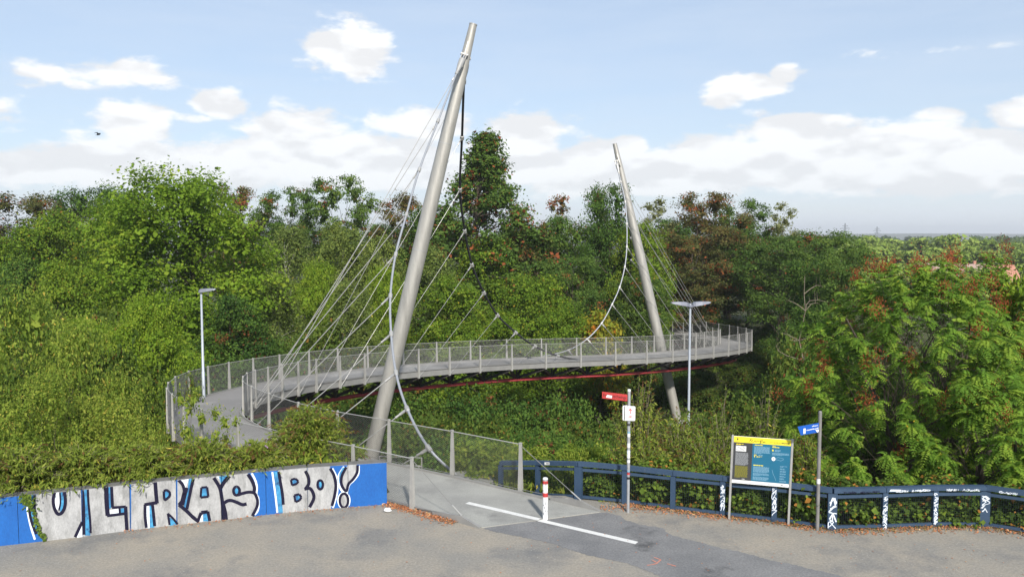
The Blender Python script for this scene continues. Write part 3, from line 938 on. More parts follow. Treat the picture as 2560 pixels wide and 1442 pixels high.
for w, pts in ((26, [(0, 830), (72, 892)]), (24, [(75, 885), (112, 788)]), (22, [(112, 782), (195, 773)]), (24, [(195, 773), (218, 890)]), (28, [(268, 360), (340, 480), (365, 600), (376, 700), (382, 895)]),
               (30, [(462, 335), (390, 420), (352, 485)]), (28, [(688, 315), (740, 400), (768, 480), (762, 545)]), (24, [(565, 572), (620, 552), (700, 536), (765, 547), (792, 590), (807, 650), (797, 720), (742, 830)]),
               (26, [(388, 675), (440, 642), (490, 640), (560, 665), (620, 690), (672, 680)]), (26, [(388, 690), (410, 780), (424, 885)]),
               (24, [(1065, 285), (1085, 400), (1112, 560), (1123, 690)]), (26, [(1395, 275), (1430, 350), (1437, 430), (1395, 500)]), (26, [(1382, 498), (1450, 490), (1492, 550), (1497, 620), (1447, 722)]),
               (24, [(1700, 245), (1747, 330), (1770, 450), (1757, 570), (1722, 705)]), (22, [(1898, 230), (1847, 330), (1837, 420), (1862, 490), (1902, 522), (1925, 440), (1988, 370), (2033, 290), (2038, 205)])):
    stroke('ink', ZB, w, pts)
for pts, w in (([(116, 480), (186, 475), (202, 592), (106, 602)], 18), ([(1218, 385), (1270, 370), (1307, 400), (1292, 432), (1230, 452)], 18), ([(1258, 575), (1320, 562), (1347, 600), (1322, 638), (1274, 657)], 18)):
    q = pts + [pts[0]]
    for a, b in zip(q[:-1], q[1:]): stroke('ink', ZB, w, [a, b])
ell('ink', ZB, (548, 522), 38, 52, 22); ell('ink', ZB, (1578, 446), 33, 54, 20); ell('ink', ZB, (1870, 640), 52, 86, 20)

TH = .30
for k in range(len(WALL) - 1):
    a, b = WALL[k].copy(), WALL[k + 1].copy()
    t = (b - a).normalized(); nrm = Vector((t.y, -t.x, 0)); g = t * .005
    p0, p1 = a + g, b - g
    c = .012
    mb = MB()
    front = [p0, p1]; back = [p1 - nrm * TH, p0 - nrm * TH]
    lo = Vector((0, 0, -.35)); hi = Vector((0, 0, WALL_H - c)); tp = Vector((0, 0, WALL_H))
    mb.hexa([p0 + lo, p1 + lo, back[0] + lo, back[1] + lo, p0 + hi, p1 + hi, back[0] + hi, back[1] + hi])
    mb.mi[-1] = mb.mi[-3] = 1      # joint faces stay bare concrete
    mb.f.pop(1); mb.mi.pop(1)
    q = [p0 + t * c - nrm * c, p1 - t * c - nrm * c, back[0] - t * c + nrm * c, back[1] + t * c + nrm * c]
    q = [v + tp for v in q]; r_ = [p0 + hi, p1 + hi, back[0] + hi, back[1] + hi]
    mb.poly(q, 1)
    for i in range(4): mb.poly([r_[i], r_[(i + 1) % 4], q[(i + 1) % 4], q[i]], 1)
    panel = mb.build('wall_panel', [M['wall_blue'], M['wall_top']], wall)
    lo_x, hi_x = PIX[k] - 1.5, PIX[k + 1] + 1.5
    for li, (layer, nm) in enumerate((('silver', 'silver_letter_fill'), ('wht_spray', 'white_outline'), ('cyan', 'light_blue_shading'), ('ink', 'black_outline'))):
        mb = MB(); eps = .003 + .003 * li
        for j, poly in enumerate(paint[layer]):
            cp = clip_x(poly, lo_x, hi_x)
            if len(cp) < 3: continue
            pts = [wall_point(k, x, y, eps + (j % 7) * .00025) for x, y in cp]
            for tri in tessellate_polygon([[Vector((x, y, 0)) for x, y in cp]]):
                A, B_, C_ = (pts[i] for i in tri)
                nn = (B_ - A).cross(C_ - A)
                if nn.length < 1e-7: continue
                mb.poly([A, B_, C_] if nn.dot(nrm) > 0 else [A, C_, B_])
        if mb.f: mb.build(nm, M[layer], panel)

# ---------------------------------------------------------------- blue-grey fence
fence = empty('boundary_fence', (FENCE[7].x, FENCE[7].y, 0))
tag(fence, 'dark blue-grey fence with twin top rails, wide posts and wire mesh', 'fence')
WIDE = {2, 7, 10}
rnd = random.Random(5)


def scribble(mb, o, ux, uz, nrm, w, h, n, lw, seed):
    """a column (or row) of hand-sprayed letter shapes"""
    r = random.Random(seed); ch = h / n
    for k in range(n):
        z0 = h - (k + 1) * ch
        for q in range(2 if r.random() < .7 else 3):
            m = r.choice((2, 3, 4))
            P = [(r.choice((-.5, -.3, 0, .3, .5)) * w + r.uniform(-.06, .06) * w, z0 + ch * (r.choice((0, .1, .5, .9, 1.0)) + r.uniform(-.1, .1))) for _ in range(m)]
            if q == 0: P = [(-.4 * w, z0 + ch * r.uniform(-.1, .3)), (r.uniform(-.2, .5) * w, z0 + ch * r.uniform(.6, 1.1))] + P[:m - 1]
            Q = catmull(np.array(P), 4) if len(P) > 2 and r.random() < .6 else np.array(P)
            wd = lw * r.uniform(.7, 1.2)
            for (x0, y0), (x1, y1) in zip(Q[:-1], Q[1:]):
                a = o + ux * x0 + uz * y0 + nrm * (.0002 * (q + 1)); b = o + ux * x1 + uz * y1 + nrm * (.0002 * (q + 1))
                t = b - a
                if t.length < 1e-4: continue
                s_ = t.normalized().cross(nrm) * wd / 2
                mb.poly([a - s_, b - s_, b + s_, a + s_])


F_H = 1.03
NF = len(FENCE)
for i, p in enumerate(FENCE):
    t = (FENCE[min(i + 1, NF - 1)] - FENCE[max(i - 1, 0)]); t.z = 0; t.normalize()
    nrm = Vector((t.y, -t.x, 0)); rz = math.atan2(t.y, t.x)
    w = .21 if i in WIDE else .125
    mb = MB(); h = F_H - .135
    mb.box((p.x, p.y, p.z + h / 2 - .1), w, .10, h + .2, rz)
    o = mb.build('fence_post', M['fence'], fence)
    if i in (5, 6, 7, 8, 9, 10):
        mb = MB()
        base = Vector((p.x, p.y, p.z)) + nrm * .0535
        lo, hi, n, lw = {5: (.15, .80, 6, .017), 6: (.18, .84, 5, .017), 7: (.05, .80, 4, .026), 8: (.02, .84, 9, .015), 9: (.08, .84, 9, .014), 10: (.38, .80, 5, .016)}[i]
        scribble(mb, base + Vector((0, 0, lo)), t, Vector((0, 0, 1)), nrm, w * .8, hi - lo, n, lw, 40 + i)
        mb.build('white_scrawl', M['wht_spray'], o)
for i in range(NF - 1):
    a, b = FENCE[i], FENCE[i + 1]
    t = (b - a); t.normalize(); nrm = Vector((t.y, -t.x, 0)).normalized()
    up = Vector((0, 0, 1))
    e = t * .004
    mb = MB(); mb.beam(a + up * (F_H - .065) + nrm * .01 + e, b + up * (F_H - .065) + nrm * .01 - e, .14, .11); r1 = mb.build('top_rail', M['fence'], fence)
    wi, wj = (.21 if i in WIDE else .125) / 2 + .002, (.21 if i + 1 in WIDE else .125) / 2 + .002
    mb = MB(); mb.beam(a + up * .805 + t * wi, b + up * .815 - t * wj, .05, .072); mb.build('middle_rail', M['fence'], fence)
    mb = MB(); mb.beam(a + up * .075 + t * wi, b + up * .075 - t * wj, .05, .07); mb.build('bottom_rail', M['fence'], fence)
    a2, b2 = a + t * wi, b - t * wj
    wire_panel(a2 + up * .112, b2 + up * .112, a2 + up * .76, b2 + up * .76, .05, .05, .0016, False).build('mesh_panel', M['fence_mesh'], fence)
    if i in (7, 8, 9, 10):
        mb = MB()
        for j, (u0, u1) in enumerate(((.18, .42), (.5, .86))):
            q0 = a.lerp(b, u0) + up * (F_H - .10) + nrm * .0825
            scribble(mb, q0, up, t, nrm,   .05, (b - a).length * (u1 - u0), 7, .010, 90 + i * 3 + j)
        if i == 8:
            q0 = a.lerp(b, .05) + up * (F_H - .07) + nrm * .0832; mb.poly([q0 - up * .022, q0 + t * .26 - up * .03, q0 + t * .30 + up * .01, q0 + t * .04 + up * .022])
        mb.build('white_scrawl', M['wht_spray'] if i != 7 else M['ink'], r1)
    if i == 1:
        mb = MB(); q = a.lerp(b, .28) + up * (F_H - .065) + nrm * .0825
        mb.prism([q - t * .09 - up * .036, q + t * .09 - up * .036, q + t * .09 + up * .036, q - t * .09 + up * .036], nrm * .003)
        s_ = mb.build('number_plate', M['white'], r1)
        mb = MB()
        for k in range(5): mb.box(q + t * (-.02 + .022 * k) + nrm * .0045, .013, .002, .03, math.atan2(t.y, t.x))
        mb.f and mb.build('plate_print', M['black'], r1)

# ---------------------------------------------------------------- street furniture
def text_mesh(txt, height, o, ux, uz, nrm, mtl, parent, name, fit=None, bold=0.0):
    cu = bpy.data.curves.new('lettering', 'FONT'); cu.body = txt; cu.size = 1.0; cu.offset = bold
    cu.resolution_u = 2
    ob = bpy.data.objects.new('lettering', cu)
    src = bpy.data.meshes.new_from_object(ob)
    co = np.empty(len(src.vertices) * 3); src.vertices.foreach_get('co', co); co = co.reshape(-1, 3)
    x0, x1 = co[:, 0].min(), co[:, 0].max(); k = height / .72
    kx = fit / (x1 - x0) if fit else k
    P = [o + ux * ((c[0] - x0) * kx) + uz * (c[1] * k) for c in co]
    mb = MB()
    for pl in src.polygons:
        q = [P[i] for i in pl.vertices]
        n = (q[1] - q[0]).cross(q[2] - q[0])
        mb.poly(q if n.dot(nrm) > 0 else q[::-1])
    bpy.data.objects.remove(ob); bpy.data.curves.remove(cu); bpy.data.meshes.remove(src)
    return mb.build(name, mtl, parent)


UP = Vector((0, 0, 1))


def plate(mb, o, ux, uz, nrm, x0, x1, z0, z1, d0, d1):
    q = [o + ux * x + uz * z + nrm * d0 for x, z in ((x0, z0), (x1, z0), (x1, z1), (x0, z1))]
    mb.prism(q, nrm * (d1 - d0))


def round_plate(mb, o, ux, uz, nrm, x0, x1, z0, z1, d0, d1, r):
    pts = []
    for cx, cz, a0 in ((x1 - r, z0 + r, -90), (x1 - r, z1 - r, 0), (x0 + r, z1 - r, 90), (x0 + r, z0 + r, 180)):
        for k in range(5):
            a = math.radians(a0 + 22.5 * k); pts.append(o + ux * (cx + r * math.cos(a)) + uz * (cz + r * math.sin(a)) + nrm * d0)
    mb.prism(pts, nrm * (d1 - d0))


# street-name post
b0 = atz(1570, 1280)
sp = empty('sign_post', b0); tag(sp, 'sticker-covered galvanised post carrying the red street-name blade and white cycle sign', 'sign post')
top = 3.14
lean = Vector((.0, 0, 0))
mb = MB(); mb.tube([b0 - UP * .3, b0 + UP * top], .038, 16); pole = mb.build('pole', M['sign_pole'], sp, smooth=True)
mb = MB(); mb.lathe((b0.x, b0.y, top), [(.041, -.03), (.041, .005), (.025, .02)], 16); mb.build('pole_cap', M['white'], sp, smooth=True)
ang = math.radians(14)
ux = Vector((math.cos(ang), -math.sin(ang), 0)); nrm = Vector((-math.sin(ang), -math.cos(ang), 0))     # blade runs to the left, away from the post
o = b0 + UP * 2.85
uzt = (UP + ux * 0.0).normalized()
mb = MB(); bl0 = o - ux * .68 + UP * .045; bl1 = o - ux * .045 - UP * .0
dz = UP * .17
q = [bl0 - UP * .0, bl1, bl1 + dz, bl0 + dz]
mb.prism(q, nrm * -.006)
blade = mb.build('street_name_blade', M['red'], sp); blade['label'] = 'red street-name blade reading Erzbahnschwinge'
uxs = (bl1 - bl0).normalized()
text_mesh('Erzbahnschwinge', .085, bl0 + uxs * .03 + UP * .05 + nrm * .002, uxs, UP, nrm, M['black'], blade, 'lettering', fit=.585)
mb = MB(); s0 = bl0 + uxs * .095 + UP * .035 + nrm * .0035
q = [s0, s0 + uxs * .15 - UP * .005, s0 + uxs * .16 + UP * .065, s0 + uxs * .03 + UP * .07]; mb.prism(q, nrm * .0015); mb.build('torn_sticker', M['white'], blade)
# cycle-direction sign: two white boxes back to back at an angle
ux = Vector((.995, -.10, 0)).normalized(); nrm = Vector((-.10, -.995, 0)).normalized(); o = b0 + UP * 2.37
mb = MB(); round_plate(mb, o, ux, UP, nrm, -.125, .155, .0, .37, .04, .058, .03); f1 = mb.build('cycle_sign', M['white'], sp)
mb = MB()
O2 = o + nrm * .0595
cx = .03


def strokes(mb, O, ux, pts, w, nrm):
    for (x0, z0), (x1, z1) in zip(pts[:-1], pts[1:]):
        a, b = O + ux * x0 + UP * z0, O + ux * x1 + UP * z1
        s_ = (b - a).normalized().cross(nrm) * w / 2; mb.poly([a - s_, b - s_, b + s_, a + s_])


strokes(mb, O2, ux, [(cx, .175), (cx, .30)], .020, nrm); strokes(mb, O2, ux, [(cx - .048, .245), (cx, .305), (cx + .048, .245)], .018, nrm)
mb.build('red_arrow', M['red'], f1)
mb = MB()
for wx in (-.032, .032):
    strokes(mb, O2, ux, [(cx + wx + .024 * math.cos(a * .7), .085 + .024 * math.sin(a * .7)) for a in range(10)], .006, nrm)
strokes(mb, O2, ux, [(cx - .032, .085), (cx - .012, .125), (cx + .022, .125), (cx + .032, .085)], .006, nrm); strokes(mb, O2, ux, [(cx - .012, .125), (cx + .002, .085), (cx + .022, .125), (cx + .016, .14), (cx + .03, .142)], .006, nrm)
strokes(mb, O2, ux, [(cx - .025, .135), (cx - .005, .135)], .006, nrm)
mb.build('bicycle_symbol', M['red'], f1)
ux2 = Vector((.80, .60, 0)); n2 = Vector((-.60, .80, 0)) * -1
n2 = Vector((.6, -.8, 0)); n2 = Vector((-.45, -.893, 0)); ux2 = Vector((.893, -.45, 0))
mb = MB(); round_plate(mb, o - Vector((.03, -.02, 0)), Vector((.80, .6, 0)), UP, Vector((-.6, .8, 0)), -.165, .10, .01, .38, .0, .02, .03); mb.build('cycle_sign', M['white'], sp)
mb = MB(); plate(mb, o - Vector((.03, -.02, 0)), Vector((.80, .6, 0)), UP, Vector((.6, -.8, 0)), -.12, .06, .02, .37, .001, .012); mb.build('sign_back', M['charcoal'], sp)
r = random.Random(3)
z = 2.30
while z > 1.06:
    h = r.uniform(.05, .13)
    mb = MB(); mb.lathe((b0.x, b0.y, z - h), [(.0395, 0), (.0395, h - .008)], 16)
    mb.build('sticker', r.choice([M['white'], M['white'], M['white'], M['sign_pole'], M['charcoal'], M['wht_spray'], M['blue_text']]), pole)
    z -= h + (.0 if r.random() < .6 else r.uniform(.01, .07))
mb = MB(); mb.lathe((b0.x, b0.y, .98), [(.0395, 0), (.0395, .07)], 16); mb.build('sticker', M['red'], pole)
mb = MB(); mb.lathe((b0.x, b0.y, .86), [(.0395, 0), (.0395, .06)], 16); mb.build('sticker', M['black'], pole)

# information board
pl, pr = atz(1822, 1297), atz(1970, 1312)
board = empty('information_board', (pl + pr) / 2); tag(board, 'information board with yellow header and petrol-blue panel on two steel legs', 'information board')
ux = (pr - pl).normalized(); nrm = Vector((ux.y, -ux.x, 0)); BW = (pr - pl).length
back = -nrm
tilt = Vector((.03, 0, 1)).normalized()
for p in (pl, pr):
    mb = MB(); mb.beam(p - UP * .3, p + tilt * 2.12, .05, .05, up=ux); mb.build('leg', M['steel'], board)
o = pl + tilt * .93
mb = MB(); plate(mb, o, ux, tilt, nrm, .028, BW - .028, 0, 1.17, -.012, .008); pan = mb.build('panel', M['white'], board)
mb = MB(); plate(mb, o, ux, tilt, nrm, .03, BW - .03, 1.02, 1.165, .0085, .0105); mb.build('yellow_header', M['yellow'], pan)
xs = .03 + (BW - .06) * .335
mb = MB(); plate(mb, o, ux, tilt, nrm, .03, xs, .085, 1.019, .0085, .0105); mb.build('charcoal_field', M['charcoal'], pan)
mb = MB(); plate(mb, o, ux, tilt, nrm, xs + .001, BW - .03, .085, 1.019, .0085, .0105); mb.build('petrol_field', M['petrol'], pan)
D = .0118
rr = random.Random(11)


def text_block(x0, x1, z0, z1, lines, mtl, nm, ragged=.06, lw=.62, jag=None):
    mb = MB(); st = (z1 - z0) / lines
    for k in range(lines):
        zc = z1 - st * (k + .5); xe = x1 - rr.uniform(0, ragged) * (x1 - x0)
        if k == lines - 1: xe = x0 + (x1 - x0) * rr.uniform(.4, .9)
        x = x0
        while x < xe:
            w = min(rr.uniform(.02, .07), xe - x)
            q = [o + ux * a + tilt * (zc + b * st * lw / 2) + nrm * D for a, b in ((x, -1), (x + w, -1), (x + w, 1), (x, 1))]
            mb.poly(q); x += w + .007
    return mb.build(nm, mtl, pan)


W = BW
text_block(.09, .30, .955, .99, 2, M['yellow'], 'heading_print', .3)
mb = MB(); plate(mb, o, ux, tilt, nrm, .085, .33, .80, .935, D, D + .001); ph = mb.build('photograph_print', M['white'], pan)
mb = MB()
for k in range(9):
    strokes_pts = [(.09 + .028 * j, .815 + .012 * k + .01 * math.sin(j * 1.3 + k)) for j in range(9)]
    for (x0, z0), (x1, z1) in zip(strokes_pts[:-1], strokes_pts[1:]):
        mb.poly([o + ux * x0 + tilt * z0 + nrm * (D + .0016), o + ux * x1 + tilt * z1 + nrm * (D + .0016), o + ux * x1 + tilt * (z1 + .004) + nrm * (D + .0016), o + ux * x0 + tilt * (z0 + .004) + nrm * (D + .0016)])
mb.build('photograph_tone', M['grey_text'], pan)
text_block(.085, .40, .455, .77, 17, M['grey_text'], 'text_print', .08, .66)
text_block(.085, .40, .14, .44, 17, M['olive'], 'text_print', .08, .85)
text_block(.26, .40, .105, .125, 1, M['white'], 'credit_print', 0)
text_block(xs + .05, xs + .31, .97, .995, 1, M['yellow'], 'heading_print', .1)
text_block(xs + .04, xs + .42, .77, .955, 9, M['blue_text'], 'text_print')
text_block(xs + .04, xs + .14, .725, .75, 1, M['yellow'], 'heading_print'); text_block(xs + .15, xs + .33, .725, .75, 1, M['blue_text'], 'text_print')
text_block(xs + .05, xs + .09, .68, .715, 1, M['yellow'], 'icon_print', 0, .9); text_block(xs + .10, xs + .24, .685, .71, 2, M['yellow'], 'heading_print')
text_block(xs + .04, xs + .43, .47, .50, 1, M['yellow'], 'heading_print')
text_block(xs + .04, xs + .42, .31, .455, 7, M['blue_text'], 'text_print'); text_block(xs + .04, xs + .42, .225, .295, 4, M['blue_text'], 'text_print'); text_block(xs + .04, xs + .42, .12, .205, 4, M['blue_text'], 'text_print')
x2 = xs + .46
text_block(x2, x2 + .10, .985, 1.005, 1, M['yellow'], 'heading_print'); text_block(x2, x2 + .37, .945, .975, 1, M['yellow'], 'heading_print')
text_block(x2, x2 + .05, .86, .905, 1, M['yellow'], 'icon_print', 0, .9); text_block(x2 + .06, x2 + .20, .85, .905, 4, M['blue_text'], 'text_print')
text_block(x2, x2 + .40, .765, .83, 4, M['blue_text'], 'text_print')
mb = MB(); mb.prism([o + ux * (x2 + .04 + .045 * math.cos(a * .393)) + tilt * (.675 + .05 * math.sin(a * .393)) + nrm * D for a in range(16)], nrm * .001); mb.build('round_emblem', M['white'], pan)
mb = MB(); plate(mb, o, ux, tilt, nrm, x2 + .032, x2 + .048, .65, .70, D + .0012, D + .002); mb.build('emblem_print', M['grey_text'], pan)
mb = MB()
mp = [(x2 + .18 + .09 * math.cos(a * .5), .68 + .035 * math.sin(a * .5) * (1 + .3 * math.sin(a * 2))) for a in range(14)]
mp2 = [(x2 + .02, .40), (x2 + .05, .30), (x2 + .09, .22), (x2 + .12, .14)]
for P in (mp, mp2):
    for (x0, z0), (x1, z1) in zip(P[:-1], P[1:]):
        a, b = o + ux * x0 + tilt * z0 + nrm * D, o + ux * x1 + tilt * z1 + nrm * D
        s_ = (b - a).normalized().cross(nrm) * .004; mb.poly([a - s_, b - s_, b + s_, a + s_])
mb.build('map_print', M['blue_text'], pan)
for k in range(7): text_block(x2 + .20, x2 + .38, .12 + k * .06, .155 + k * .06, 2, M['blue_text'], 'text_print', .5)
text_block(W - .52, W - .38, .035, .05, 1, M['grey_text'], 'logo_print'); text_block(W - .22, W - .14, .03, .055, 1, M['charcoal'], 'logo_print')
text_mesh('perspektiv', .055, o + ux * (W - .52) + tilt * 1.055 + nrm * (D + .0004), ux, tilt, nrm, M['olive'], pan, 'lettering', fit=.26)
text_mesh('wechsel', .055, o + ux * (W - .255) + tilt * 1.055 + nrm * (D + .0004), ux, tilt, nrm, M['charcoal'], pan, 'lettering', fit=.19, bold=.02)
text_block(.105, .155, 1.075, 1.12, 1, M['charcoal'], 'logo_print', 0, 1.2)
mb = MB()
tg = [(.42, 1.13), (.40, 1.06), (.44, 1.12), (.47, 1.09), (.44, 1.07), (.50, 1.05), (.53, 1.10), (.55, 1.05), (.58, 1.10), (.60, 1.07), (.63, 1.10), (.66, 1.06), (.69, 1.12), (.72, 1.07), (.76, 1.09)]
for P in (tg, [(.66, 1.03), (.66, 1.13)], [(.60, 1.005), (.68, 1.05), (.78, 1.075)]):
    Q = catmull(np.array(P), 3)
    for (x0, z0), (x1, z1) in zip(Q[:-1], Q[1:]):
        a, b = o + ux * x0 + tilt * z0 + nrm * (D + .0008), o + ux * x1 + tilt * z1 + nrm * (D + .0008)
        if (b - a).length < 1e-5: continue
        s_ = (b - a).normalized().cross(nrm) * .0045; mb.poly([a - s_, b - s_, b + s_, a + s_])
mb.build('black_tag_scrawl', M['black'], pan)

# blue finger post
b0 = atz(2043, 1325)
fp = empty('finger_post', b0); tag(fp, 'slim weathered grey post with blue direction blade near the fence', 'sign post')
mb = MB(); mb.tube([b0 - UP * .3, b0 + UP * 2.86], .042, 16); mb.lathe((b0.x, b0.y, 2.86), [(.042, 0), (.03, .02)], 16); pole = mb.build('pole', M['blue_pole'], fp, smooth=True)
ang = math.radians(10); ux = Vector((math.cos(ang), math.sin(ang), 0)); nrm = Vector((ux.y, -ux.x, 0))
o = b0 + UP * 2.33
P = [(-.055, .0), (-.055, .295), (-.60, .205), (-.47, -.065)]
P = [(-.045, .05), (-.045, .275), (-.585, .205), (-.50, .0)]
mb = MB(); mb.prism([o + ux * x + UP * z + nrm * .02 for x, z in P][::-1], nrm * .012); bl = mb.build('direction_blade', M['bluesign'], fp); bl['label'] = 'blue arrow-shaped direction blade'
mb = MB(); O2 = o + nrm * .034
sl = Vector((.975, 0, .12)).normalized(); sl = (ux * .99 + UP * .13).normalized()
for zz, x0, x1 in ((.21, -.22, -.075), (.14, -.36, -.075)):
    x = x0
    while x < x1:
        w = rr.uniform(.012, .03); a = O2 + ux * x + UP * (zz + (x + .06) * .13)
        h_ = .028 if rr.random() < .25 else .02
        mb.poly([a, a + sl * w, a + sl * w + UP * h_, a + UP * h_]); x += w + .007
mb.build('white_print', M['white'], bl)
mb = MB(); a = O2 + ux * -.44 + UP * .03; mb.prism([a, a + ux * .055 + UP * .007, a + ux * .055 + UP * .132, a + UP * .125], nrm * .002); mb.build('white_sticker', M['white'], bl)
mb = MB(); a = O2 + ux * -.10 + UP * .065; mb.prism([a, a + ux * .03 + UP * -.02, a + ux * .055 + UP * .02, a + ux * .05 + UP * .06, a + ux * .0 + UP * .05, a - ux * .04 + UP * .06], nrm * .002); mb.build('white_sticker', M['white'], bl)
mb = MB(); mb.lathe((b0.x, b0.y, 1.14), [(.0435, 0), (.0435, .115)], 16); mb.build('white_sticker', M['white'], pole)

# bollard
b0 = atz(1363, 1298); b0.z = .02
bo = empty('bollard', b0); tag(bo, 'white bollard with red bands and peeling stickers standing in the ramp mouth', 'bollard')
R_ = .064
mb = MB(); mb.lathe(b0, [(R_ * 1.02, -.1), (R_ * 1.02, .02), (R_, .04), (R_, 1.0), (R_ * .97, 1.02), (R_ * .8, 1.035)], 24); mb.build('body', M['white'], bo, smooth=True)
for z0, z1, mm in ((.56, .665, 'red'), (.885, .965, 'red'), (.97, 1.0, 'grey_text')):
    mb = MB(); mb.lathe((b0.x, b0.y, b0.z + z0), [(R_ + .0015, 0), (R_ + .0015, z1 - z0)], 24); mb.build('red_band' if mm == 'red' else 'grey_band', M[mm], bo, smooth=True)
rb = random.Random(8)
for k in range(11):
    z = rb.uniform(.05, .38) if k < 7 else rb.uniform(.62, .93); a0 = math.radians(rb.uniform(200, 340)); w = rb.uniform(.25, .5); h = rb.uniform(.03, .09)
    mb = MB(); rr_ = R_ + .0022
    A = [a0 + w * j / 4 for j in range(5)]
    jag = [rb.uniform(-.012, .012) for _ in range(5)]
    for j in range(4):
        mb.poly([(b0.x + rr_ * math.cos(A[j]), b0.y + rr_ * math.sin(A[j]), b0.z + z + jag[j]), (b0.x + rr_ * math.cos(A[j + 1]), b0.y + rr_ * math.sin(A[j + 1]), b0.z + z + jag[j + 1]),
                 (b0.x + rr_ * math.cos(A[j + 1]), b0.y + rr_ * math.sin(A[j + 1]), b0.z + z + h + jag[j]), (b0.x + rr_ * math.cos(A[j]), b0.y + rr_ * math.sin(A[j]), b0.z + z + h - jag[j])])
    mb.build('peeling_patch' if k < 7 else 'sticker', M['grey_text'] if k < 7 else rb.choice([M['white'], M['sign_pole'], M['charcoal'], M['olive']]), bo)


# lamps
def lamp(name, b0, height, heads, label, az0):
    root = empty(name, b0); tag(root, label, 'street lamp')
    mb = MB(); mb.tube([b0 - UP * .4, b0 + UP * 1.2, b0 + UP * 1.22, b0 + UP * (height - .12)], [.075, .072, .058, .046], 14); mb.build('pole', M['lamp_pole'], root, smooth=True)
    if heads > 1:
        mb = MB(); mb.lathe((b0.x, b0.y, b0.z + height - .30), [(.05, 0), (.13, .03), (.13, .07), (.05, .10)], 16); mb.build('bracket', M['lamp_head'], root, smooth=True)
    for k in range(heads):
        an = az0 + (math.pi if k else 0) + (.18 if heads > 1 and k else 0)
        u = Vector((math.cos(an), math.sin(an), 0)); v = Vector((-u.y, u.x, 0))
        off = .10 if heads > 1 else -.07
        t0 = b0 + UP * (height - .10) + u * off
        mb = MB()
        prof = [(0, -.14, -.02, .11), (.10, -.13, .04, .15), (.38, -.085, .055, .145), (.70, -.02, .05, .09), (.76, .0, .035, .06)]
        rings = []
        for d, zb, zt, hw in prof:
            rings.append([t0 + u * d + v * hw + UP * zb, t0 + u * d - v * hw + UP * zb, t0 + u * d - v * hw * .8 + UP * zt, t0 + u * d + v * hw * .8 + UP * zt])
        for r0, r1 in zip(rings[:-1], rings[1:]):
            for j in range(4): mb.poly([r0[j], r0[(j + 1) % 4], r1[(j + 1) % 4], r1[j]])
        mb.poly(rings[0][::-1]); mb.poly(rings[-1])
        h = mb.build('lamp_head', M['lamp_head'], root)
        mb = MB(); a = [(.16, -.13, .11), (.60, -.045, .08)]
        q = [t0 + u * d + v * hw * sg + UP * (zb - .006) for d, zb, hw in a for sg in (1, -1)]
        mb.poly([q[0], q[1], q[3], q[2]]); mb.build('lamp_glass', M['lamp_glass'], h)
        if heads > 1:
            mb = MB(); mb.beam(b0 + UP * (height - .22) + u * .03, t0 + u * .06 + UP * -.08, .08, .08); mb.build('bracket_arm', M['lamp_head'], root)
    return root


lb = bpt(32.0, HW - .13, .02)
lamp('street_lamp', lb, 5.05, 1, 'single-head lamp post standing on the footbridge curve', math.radians(-6))
tb = aty(1722, 1010, 33.0); gz = float(ground_z(tb.x, 33.0))
tz = aty(1722, 751, 33.0).z
lamp('street_lamp', Vector((tb.x, 33.0, gz)), tz - gz, 2, 'double-head lamp post rising from the shrubs below the bridge', math.radians(4))

# small steel barrier on the slope beside the ramp
mb = MB(); c = aty(1012, 1146, 26.2)
P = [c + Vector((-.9, .3, -.7)), c + Vector((-.9, .3, 0)), c + Vector((.55, .1, 0)), c + Vector((.55, .1, -.9))]
br = empty('steel_barrier', (c.x, c.y, float(ground_z(c.x, c.y)))); tag(br, 'low bent-tube steel barrier on the slope behind the ramp railing', 'barrier')
gzz = float(ground_z(c.x, c.y)) - .2
mb.tube([Vector((P[0].x, P[0].y, gzz)), P[1], P[2], Vector((P[3].x, P[3].y, gzz))], .025, 8); mb.build('frame', M['steel'], br)
mb = MB(); mb.tube([P[1] - UP * .28, P[2] - UP * .28], .02, 8); mb.build('cross_bar', M['steel'], br)

# ---------------------------------------------------------------- litter
def scatter_litter(name, pts, n, seed, size, label, cat, spread=.12, zoff=.012):
    r = np.random.default_rng(seed); mb = MB()
    P = [Vector(p) for p in pts]
    seg = [(P[i + 1] - P[i]).length for i in range(len(P) - 1)]; tot = sum(seg)
    for k in range(n):
        d = r.uniform(0, tot); i = 0
        while d > seg[i] and i < len(seg) - 1: d -= seg[i]; i += 1
        t = (P[i + 1] - P[i]).normalized(); c = P[i] + t * d
        off = abs(r.normal(0, spread)); c = c + Vector((t.y, -t.x, 0)) * off + Vector((r.normal(0, .03), r.normal(0, .03), 0))
        c.z += zoff + r.uniform(0, .05) * max(0., 1 - off / (spread * 1.6))
        a = r.uniform(0, 6.28); l = size * r.uniform(.5, 1.3); w = l * r.uniform(.4, .7)
        u = Vector((math.cos(a), math.sin(a), r.normal(0, .35))); v = Vector((-math.sin(a), math.cos(a), r.normal(0, .35)))
        mb.poly([c - u * l / 2, c + v * w / 2 + UP * .008, c + u * l / 2, c - v * w / 2])
    return tag(mb.build(name, M['leaf_litter']), label, cat, kind='stuff')


